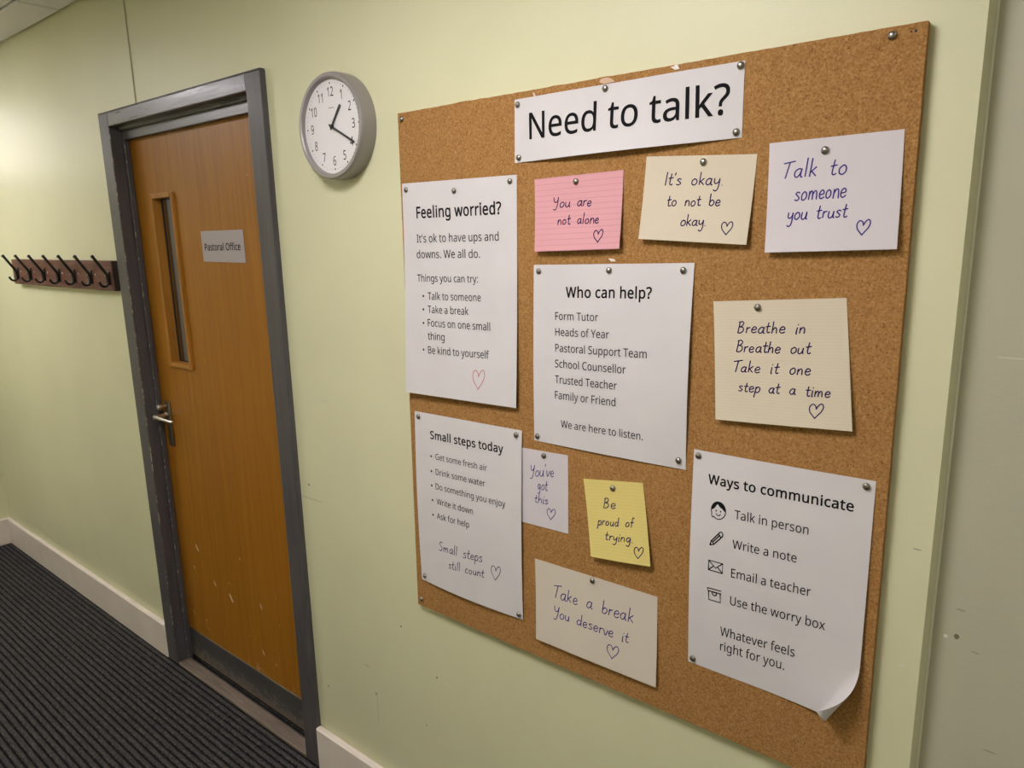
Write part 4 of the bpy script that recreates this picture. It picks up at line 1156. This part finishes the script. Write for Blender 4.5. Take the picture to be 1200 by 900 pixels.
# ---- Who can help?
who = S_('poster', M['paper'], [(625.6, 310.4), (814, 308), (803.5, 550.7), (626.2, 515.9)],
         lambda u, v: .0012 + .007 * np.sin(np.pi * np.clip(v, 0, 1)) * (.35 + .65 * np.clip(u, 0, 1)) + .003 * np.sin(np.pi * np.clip(u, 0, 1)) * np.clip(v, 0, 1) ** 2 + .003 * np.sin(2 * np.pi * np.clip(u, 0, 1)) ** 2 * np.clip(1 - 3 * v, 0, 1),
         'white printed poster headed Who can help? in the middle of the board', 'poster', 'printed posters on the cork board')
who.print('heading', 'Who can help?', (663.1, 348.5), (763.9, 349.9), 12, bold=.018)
for tx, a, b2, c in (('Form Tutor', (650.8, 374.7), (700.9, 376.5), 9), ('Heads of Year', (650.8, 393.3), (713.8, 396.8), 9), ('Pastoral Support Team', (650.8, 411.9), (757.9, 420), 9),
                     ('School Counsellor', (650.5, 430.3), (733.3, 438.1), 9), ('Trusted Teacher', (650.5, 448.7), (722.8, 456.9), 9), ('Family or Friend', (650.5, 467), (721.3, 476.2), 9),
                     ('We are here to listen.', (657.4, 500.7), (753.4, 516), 8.4)):
    who.print('text_line', tx, a, b2, c, bold=.003)
for px, lb in (((631.6, 317.9), 'top left'), ((714, 317), 'top middle'), ((801, 317), 'top right'), ((795.4, 539.6), 'bottom right'), ((630, 511), 'bottom left')):
    pin(px, f'silver drawing pin in the {lb} of the Who can help? poster', who)

# ---- Small steps today (its edge laps over the small You've got this note)
small = S_('poster', M['paper'], [(485.9, 481.6), (611.6, 504.7), (612.8, 726.4), (494.6, 678.7)],
           lambda u, v: .0032 + .007 * np.sin(np.pi * np.clip(u, 0, 1)) * np.clip(v, 0, 1) ** 2 + .004 * np.sin(np.pi * np.clip(v, 0, 1)),
           'white printed poster headed Small steps today at the lower left of the board', 'poster', 'printed posters on the cork board')
small.print('heading', 'Small steps today', (504.4, 514), (590, 531.2), 9.2, bold=.018)
for tx, a, b2, bu in (('Get some fresh air', (510.5, 538.4), (570.9, 552.2), (505.3, 534.5)), ('Drink some water', (510.8, 556.3), (568.6, 570.3), (505.7, 552)), ('Do something you enjoy', (510.8, 573.2), (592.3, 594.6), (506.1, 568.9)),
                      ('Write it down', (511.9, 590.8), (554.4, 602.9), (507, 586)), ('Ask for help', (512.2, 607.8), (550, 618.6), (507.6, 603.2))):
    small.print('text_line', tx, a, b2, 7, bold=.002, bullet=bu)
small.write([('Small steps', (514.8, 645.2), (565.4, 659), 10.6), ('still count', (526, 665.7), (567.7, 677), 9.6)], M['ink_violet'], .0018, 3)
small.heart((581, 671.5), 10, 15.5, M['ink_violet'], .0017)
for px, lb in (((490.5, 487.9), 'top left'), ((605, 509.6), 'top right'), ((608.2, 720), 'bottom right'), ((498, 674.3), 'bottom left')):
    pin(px, f'silver drawing pin in the {lb} of the Small steps today poster', small)

# ---- Ways to communicate, bottom right corner curled over
ways = S_('poster', M['paper'], [(813.4, 526.4), (1026.7, 564.2), (1010, 850), (806.4, 775)],
          lambda u, v: .0012 + .006 * np.sin(np.pi * np.clip(v, 0, 1)) * (1 - .6 * np.clip(u, 0, 1)) + .012 * np.clip(u * 1.6 - .6, 0, 1) ** 2 * np.clip(v * 1.5 - .5, 0, 1) ** 2 + .002 * np.sin(np.pi * np.clip(u, 0, 1)) * np.clip(1 - 2 * v, 0, 1),
          'white printed poster headed Ways to communicate with icons and a curled bottom corner', 'poster', 'printed posters on the cork board',
          nu=72, nv=96, curl=(.4905, .0531, 3.4))
ways.print('heading', 'Ways to communicate', (829.9, 566.3), (1000.4, 599.6), 10.8, bold=.018)
for tx, a, b2, c in (('Talk in person', (860.7, 607.8), (947.4, 626.6), 10.3), ('Write a note', (858.2, 642.3), (933.4, 659.3), 10), ('Email a teacher', (856.6, 676.4), (949.9, 699.1), 10.3),
                     ('Use the worry box', (855.4, 708.5), (966.7, 738.6), 10.2), ('Whatever feels', (843.8, 744.3), (931, 770), 10.3), ('right for you.', (843.8, 761.8), (919, 785.2), 10.3)):
    ways.print('text_line', tx, a, b2, c, bold=.003)
circ = [(.5 + .5 * math.cos(t), .5 + .5 * math.sin(t)) for t in np.linspace(-2.35, 3.65, 40)]
hair = [(.5 + .5 * math.cos(t), .5 + .5 * math.sin(t)) for t in np.linspace(.02, math.pi - .02, 22)] + [(.10, .52), (.24, .62), (.36, .80), (.44, .86), (.58, .72), (.78, .62), (.92, .50)]
ways.icon('face_icon', (833.2, 606.6), (849.9, 610.2), (834.2, 586.6),
          [circ + [(.02, .24), (.08, .06), (.24, .10)], smooth_line([(.34, .30), (.5, .20), (.66, .30)])], .0017,
          [hair] + [[(cx + .045 * math.cos(t), .47 + .06 * math.sin(t)) for t in np.linspace(0, 2 * math.pi, 10, endpoint=False)] for cx in (.34, .66)])
ways.icon('pencil_icon', (832.0, 638.4), (846.5, 641.2), (833.2, 621.5),
          [[(0, 0), (.09, .30), (.74, .98), (.86, 1.02), (.98, .86), (.96, .74), (.30, .08), (0, 0)], [(.09, .30), (.20, .26), (.30, .08)], [(.62, .86), (.84, .62)], [(.20, .22), (.74, .78)]], .0022,
          [[(0, 0), (.05, .15), (.14, .05)]])
ways.icon('envelope_icon', (830.3, 667.4), (846.7, 672.1), (830.6, 656.2),
          [[(0, 0), (1, 0), (1, 1), (0, 1), (0, 0)], [(0, 1), (.5, .36), (1, 1)], [(0, 0), (.36, .52)], [(1, 0), (.64, .52)]], .0021)
ways.icon('box_icon', (830.1, 702.1), (844.6, 706.3), (829.9, 688.6),
          [[(.03, .76), (.03, 0), (.97, 0), (.97, .76)], [(-.04, 1.0), (1.04, 1.0), (1.04, .76), (-.04, .76), (-.04, 1.0)], smooth_line([(.32, .76), (.36, .54), (.5, .46), (.64, .54), (.68, .76)]), [(.46, .72), (.54, .72)]], .0021)
for px, lb in (((818.8, 533.8), 'top left'), ((1015.6, 570), 'top right'), ((812.2, 771.4), 'bottom left')):
    pin(px, f'silver drawing pin in the {lb} of the Ways to communicate poster', ways)

# ---- handwritten notes
def note(name, mat, corners, h, bulge, label, rows, hearts, ink, seed, pinpx, pinlabel, wd=.0019, cat='note'):
    s = S_(name, mat, corners, lambda u, v: .0010 + h * np.clip(v, 0, 1) ** 1.6 + bulge * np.sin(np.pi * np.clip(u, 0, 1)) * np.clip(v, 0, 1), label, cat, 'handwritten notes on the cork board', thick=.0006)
    s.write(rows, ink, wd, seed)
    s.heart(*hearts, ink, wd * .95)
    pin(pinpx, pinlabel, s)
    return s
note('note_card', M['pink'], [(626.3, 210.3), (730.6, 199.1), (725.5, 291.5), (626.3, 295)], .011, .002, 'pink ruled card with handwriting You are not alone, below the banner',
     [('You are', (648.5, 243.2), (692.8, 241.2), 11.2), ('not alone', (653.9, 263.4), (701.5, 261.2), 11.2)], ((700.8, 276.6), 10, 13.2), M['ink_violet'], 11, (675, 212.8), 'drawing pin at the top of the pink card')
note('note_card', M['cream'], [(757.7, 183.5), (887.6, 180.5), (874.4, 286.9), (748.1, 279.9)], .010, .002, "cream note card with handwriting It's okay to not be okay, below the banner",
     [("It's okay.", (779.6, 216.8), (846.4, 216.8), 14.2), ('to not be', (782.2, 241.2), (843.8, 241.4), 12.4), ('okay.', (798, 264.5), (826.5, 264.9), 12.2)], ((851.3, 267.6), 12, 14), M['ink_violet'], 12, (824.5, 190), "drawing pin at the top of the It's okay card")
note('note_card', M['white_card'], [(901.9, 168), (1060.3, 151.2), (1051, 292), (896, 296)], .010, .002, 'large white note card with handwriting Talk to someone you trust, top right of the board',
     [('Talk to', (918.3, 209.2), (991.7, 203.5), 19), ('someone', (931.3, 234.8), (991, 231.4), 19), ('you trust', (922.4, 257.6), (993.2, 254.4), 15.5)], ((1010.6, 266.6), 14.5, 16.2), M['ink_blue'], 13, (967.2, 176.3), 'drawing pin at the top of the Talk to someone card')
note('note_card', M['cream'], [(836, 353.2), (992, 349.2), (998.6, 505.6), (838.4, 491.4)], .009, .002, 'large cream note card with handwriting Breathe in Breathe out, right of the middle poster',
     [('Breathe in', (864.4, 390), (943, 390.6), 13), ('Breathe out', (863, 412.4), (951, 414.6), 12.6), ('Take it one', (860, 435.6), (949.6, 439.6), 12.8), ('step at a time', (865.6, 458), (972.6, 465.8), 12)], ((955.4, 481.8), 15, 15.6), M['ink_violet'], 14, (888.2, 360.4), 'drawing pin at the top of the Breathe in card')
note('note_card', M['white_card'], [(603.5, 523.2), (665.4, 533.8), (666, 625.7), (604.5, 609.4)], .0005, .0, "small white note with handwriting You've got this, tucked beside the Small steps poster",
     [("You've", (621.3, 557.2), (648.9, 559.2), 13), ('got', (630.3, 573.2), (642, 575), 11.5), ('this', (626.9, 588.4), (642.3, 590.9), 9.6)], ((645.8, 602.5), 9, 12), M['ink_blue'], 15, (637.5, 533.8), "drawing pin at the top of the You've got this note", .0017)
note('sticky_note', M['yellow'], [(683.6, 561), (753.2, 566), (762, 664), (692.3, 652)], .012, .002, 'yellow paper note with handwriting Be proud of trying',
     [('Be', (707.4, 595.2), (721.2, 596.2), 11.2), ('proud of', (700.2, 614.7), (743.5, 618.2), 9.6), ('trying.', (709.5, 632.2), (741.1, 636.4), 9.8)], ((748, 647.9), 9.8, 12.5), M['ink_violet'], 16, (718.4, 572), 'drawing pin at the top of the yellow note', .0018)
note('note_card', M['cream_pale'], [(626.9, 654.6), (770.4, 699.7), (768.3, 805.7), (628.2, 748.6)], .008, .001, 'wide cream note card with handwriting Take a break You deserve it, lowest on the board',
     [('Take a break', (649.6, 700.2), (742.2, 729.6), 14), ('You deserve it', (648.9, 722), (737, 754), 12)], ((717.7, 764), 12.4, 14.6), M['ink_blue'], 17, (694.7, 680.4), 'drawing pin at the top of the Take a break card')

# pins that hold the board itself
for px, lb in (((470.8, 139.7), 'top left'), ((1045.9, 41.6), 'top right'), ((494.3, 702), 'bottom left')):
    pin(px, f'bare silver drawing pin in the {lb} corner of the cork board')

# torn bits left on the cork
def scrap(pts, mat, label, off=.0012):
    v = [at(*p, BY - off - .0012 * (i % 2)) for i, p in enumerate(pts)]
    n = len(v)
    vv = v + [np.array([p[0], BY + .0002, p[2]]) for p in v]
    f2 = [tuple(range(n))[::-1], tuple(range(n, 2 * n))] + [(i, (i + 1) % n, n + (i + 1) % n, n + i) for i in range(n)]
    mb = MB(); mb.v = [tuple(p) for p in vv]; mb.f = f2
    tag(mb.build('paper_scrap', mat), label, 'paper scrap', 'torn paper scraps on the cork board')
scrap([(624.2, 108.2), (625.4, 108.8), (627.6, 113), (625.8, 113.3)], M['scrap'], 'tiny white paper sliver above the left end of the banner')
scrap([(704, 92.5), (711, 90.5), (716, 92), (720, 95.5), (714, 98), (707, 98.3), (702.5, 96.5)], M['scrap_cork'], 'pale torn patch above the middle pin of the banner')
scrap([(785.5, 78.6), (790, 77.4), (792, 75.2), (794.5, 76), (796.2, 80.8), (791, 81.8)], M['scrap'], 'white torn paper bit above the right half of the banner')
scrap([(712.5, 302.6), (719, 303.6), (721, 306.6), (716.5, 306.6)], M['scrap'], 'white torn paper bit above the Who can help? poster')

# ---------------------------------------------------------------- door sign
sg = Sheet('door_sign', M['sign'], [(235, 271), (284, 269), (288, 308), (239, 306.5)], flat(.0022), back=YL, thick=.0021, nu=2, nv=2)
tag(sg.o, 'small grey sign plate reading Pastoral Office on the oak door', 'sign')
sg.print('lettering', 'Pastoral Office', (240.5, 293.6), (282.2, 293.0), 7.8, M['sign_ink'], bold=.014)

# ---------------------------------------------------------------- wall clock
CX, CZ = -1.4515, 1.900
clock = empty('wall_clock', (CX, 0, CZ))
tag(clock, 'round grey wall clock with white dial showing twenty past one', 'clock')
cs = MB()
cs.lathe((CX, 0, CZ), (0, -1, 0), [(0, 0), (.1195, 0), (.1205, .004), (.1203, .034), (.1185, .0405), (.1165, .043), (.1095, .0432), (.1075, .0415), (.1068, .036), (.1068, .031), (0, .031)], 96)
cs.build('case', M['clock_case'], clock, smooth=True)
DY = -.0322
dl = MB(); dl.lathe((CX, -.0308, CZ), (0, -1, 0), [(0, 0), (.1066, 0), (.1066, .0014), (0, .0014)], 96)
dial = dl.build('dial', M['dial'], clock)
def dial_shape(name, V, F, mat, y=DY - .0003, parent=None):
    o = link_mesh(name, [(CX + a, y, CZ + b2) for a, b2 in V], F, mat, parent or dial)
    bm2 = bmesh.new(); bm2.from_mesh(o.data)
    for q in bm2.faces:
        q.normal_update()
    bad = [q for q in bm2.faces if q.normal.y > 0]
    if bad:
        bmesh.ops.reverse_faces(bm2, faces=bad)
    bm2.to_mesh(o.data); bm2.free()
    return o
TILT = math.radians(3.0)          # the clock hangs a touch turned
for hnum in range(1, 13):
    V, F, wd = printed(str(hnum), .003)
    ang = math.pi / 2 - hnum * math.pi / 6
    hgt = .0205
    V = np.stack([(V[:, 0] - wd / 2) * hgt / .573 * .76, (V[:, 1] - .2865) * hgt / .573], 1)
    c = np.array([math.cos(ang), math.sin(ang)]) * .0775
    dial_shape('numeral', V + c, F, M['ink'])
V, F, n = [], [], 0
for mi in range(60):
    a = math.pi / 2 - mi * math.pi / 30
    big = mi % 5 == 0
    r0, r1, hw = (.0940, .0985, .0019) if big else (.0955, .0980, .0005)
    d = np.array([math.cos(a), math.sin(a)]); e = np.array([-d[1], d[0]])
    V += [d * r0 + e * hw, d * r0 - e * hw, d * r1 - e * hw, d * r1 + e * hw]; F.append((n, n + 1, n + 2, n + 3)); n += 4
dial_shape('minute_track', V, F, M['tick'])
v2, f2 = ribbon(smooth_line([(-.010, .0415), (-.007, .0430), (-.0045, .0408), (-.002, .0425), (.001, .0410), (.004, .0428), (.007, .0412), (.010, .0420)]), .0011)
dial_shape('maker_mark', v2, f2, M['tick'])
def hand(name, ang, length, tail, w0, w1, y):
    d = np.array([math.cos(ang), math.sin(ang)]); e = np.array([-d[1], d[0]])
    q = [d * -tail + e * w0 * .8, d * -tail - e * w0 * .8, d * length - e * w1, d * (length + .002), d * length + e * w1]
    v3 = [(CX + p[0], y, CZ + p[1]) for p in q] + [(CX + p[0], y + .0009, CZ + p[1]) for p in q]
    m = len(q)
    mb = MB(); mb.v = v3; mb.f = [tuple(range(m)), tuple(range(m, 2 * m))] + [(i, (i + 1) % m, m + (i + 1) % m, m + i) for i in range(m)]
    return mb.build(name, M['hand'], clock)
hand('hour_hand', math.pi / 2 - math.radians(38.5), .0555, .008, .0035, .0032, DY - .0030)
hand('minute_hand', math.pi / 2 - math.radians(117.5), .0905, .009, .0030, .0022, DY - .0048)
MB().lathe((CX, DY, CZ), (0, -1, 0), [(0, 0), (.0045, 0), (.0045, .0058), (.003, .0072), (0, .0075)], 20).build('centre_cap', M['hand'], clock, smooth=True)

# ---------------------------------------------------------------- coat hook rail
RX0, RX1, RZ0, RZ1, RY = -3.842, -2.787, 1.470, 1.579, -.025
rail = empty('coat_hook_rail', ((RX0 + RX1) / 2, 0, (RZ0 + RZ1) / 2))
tag(rail, 'dark brown wooden rail with seven black coat hooks left of the door', 'coat rail')
MB().box(RX0, RX1 - .004, RY, 0, RZ0, RZ1, .003, 2).build('rail_board', M['rail'], rail)
MB().box(RX1 - .005, RX1, RY + .001, 0, RZ0 + .001, RZ1 - .001, .001, 1).build('rail_end_cap', M['rail_end'], rail)
proto = None
for i in range(7):
    hx2 = -3.772 + .1590 * i
    if proto is None:
        hk = MB()
        rr = .0054
        hk.tube([(0, -.0485, .0635), (0, -.0460, .0600), (0, -.024, .0235), (0, -.0145, .008), (0, -.0085, -.004), (0, -.0068, -.022), (0, -.0085, -.035), (0, -.0145, -.0435), (0, -.0215, -.0455), (0, -.029, -.0425), (0, -.0345, -.0355), (0, -.0362, -.031)],
                [.0052, rr, rr, rr, .0058, .0060, .0058, rr, .0050, .0047, .0045, .0040], 12)
        hk.ball((0, -.0485, .0635), .0064); hk.ball((0, -.0362, -.031), .0050)
        hk.box(-.008, .008, -.004, 0, -.040, .012, .002, 2)
        h = proto = hk.build('hook', M['black_metal'], rail, smooth=True)
    else:
        h = proto.copy(); COL.objects.link(h); h.parent = rail; h.matrix_parent_inverse = proto.matrix_parent_inverse
    h.location = (hx2, RY, 1.532)
sproto = None
for i in range(7):
    for s in (-1, 1):
        x = -3.772 + .1590 * i + s * .036
        if x > RX1 - .01:
            continue
        if sproto is None:
            sproto = MB().lathe((0, 0, 0), (0, -1, 0), [(0, -.006), (.0035, -.006), (.0048, 0), (.0046, .0010), (.003, .0018), (0, .002)], 14).build('screw', M['screw'], rail, smooth=True)
            sc = sproto
        else:
            sc = sproto.copy(); COL.objects.link(sc); sc.parent = rail; sc.matrix_parent_inverse = sproto.matrix_parent_inverse
        sc.location = (x, RY, 1.5275)
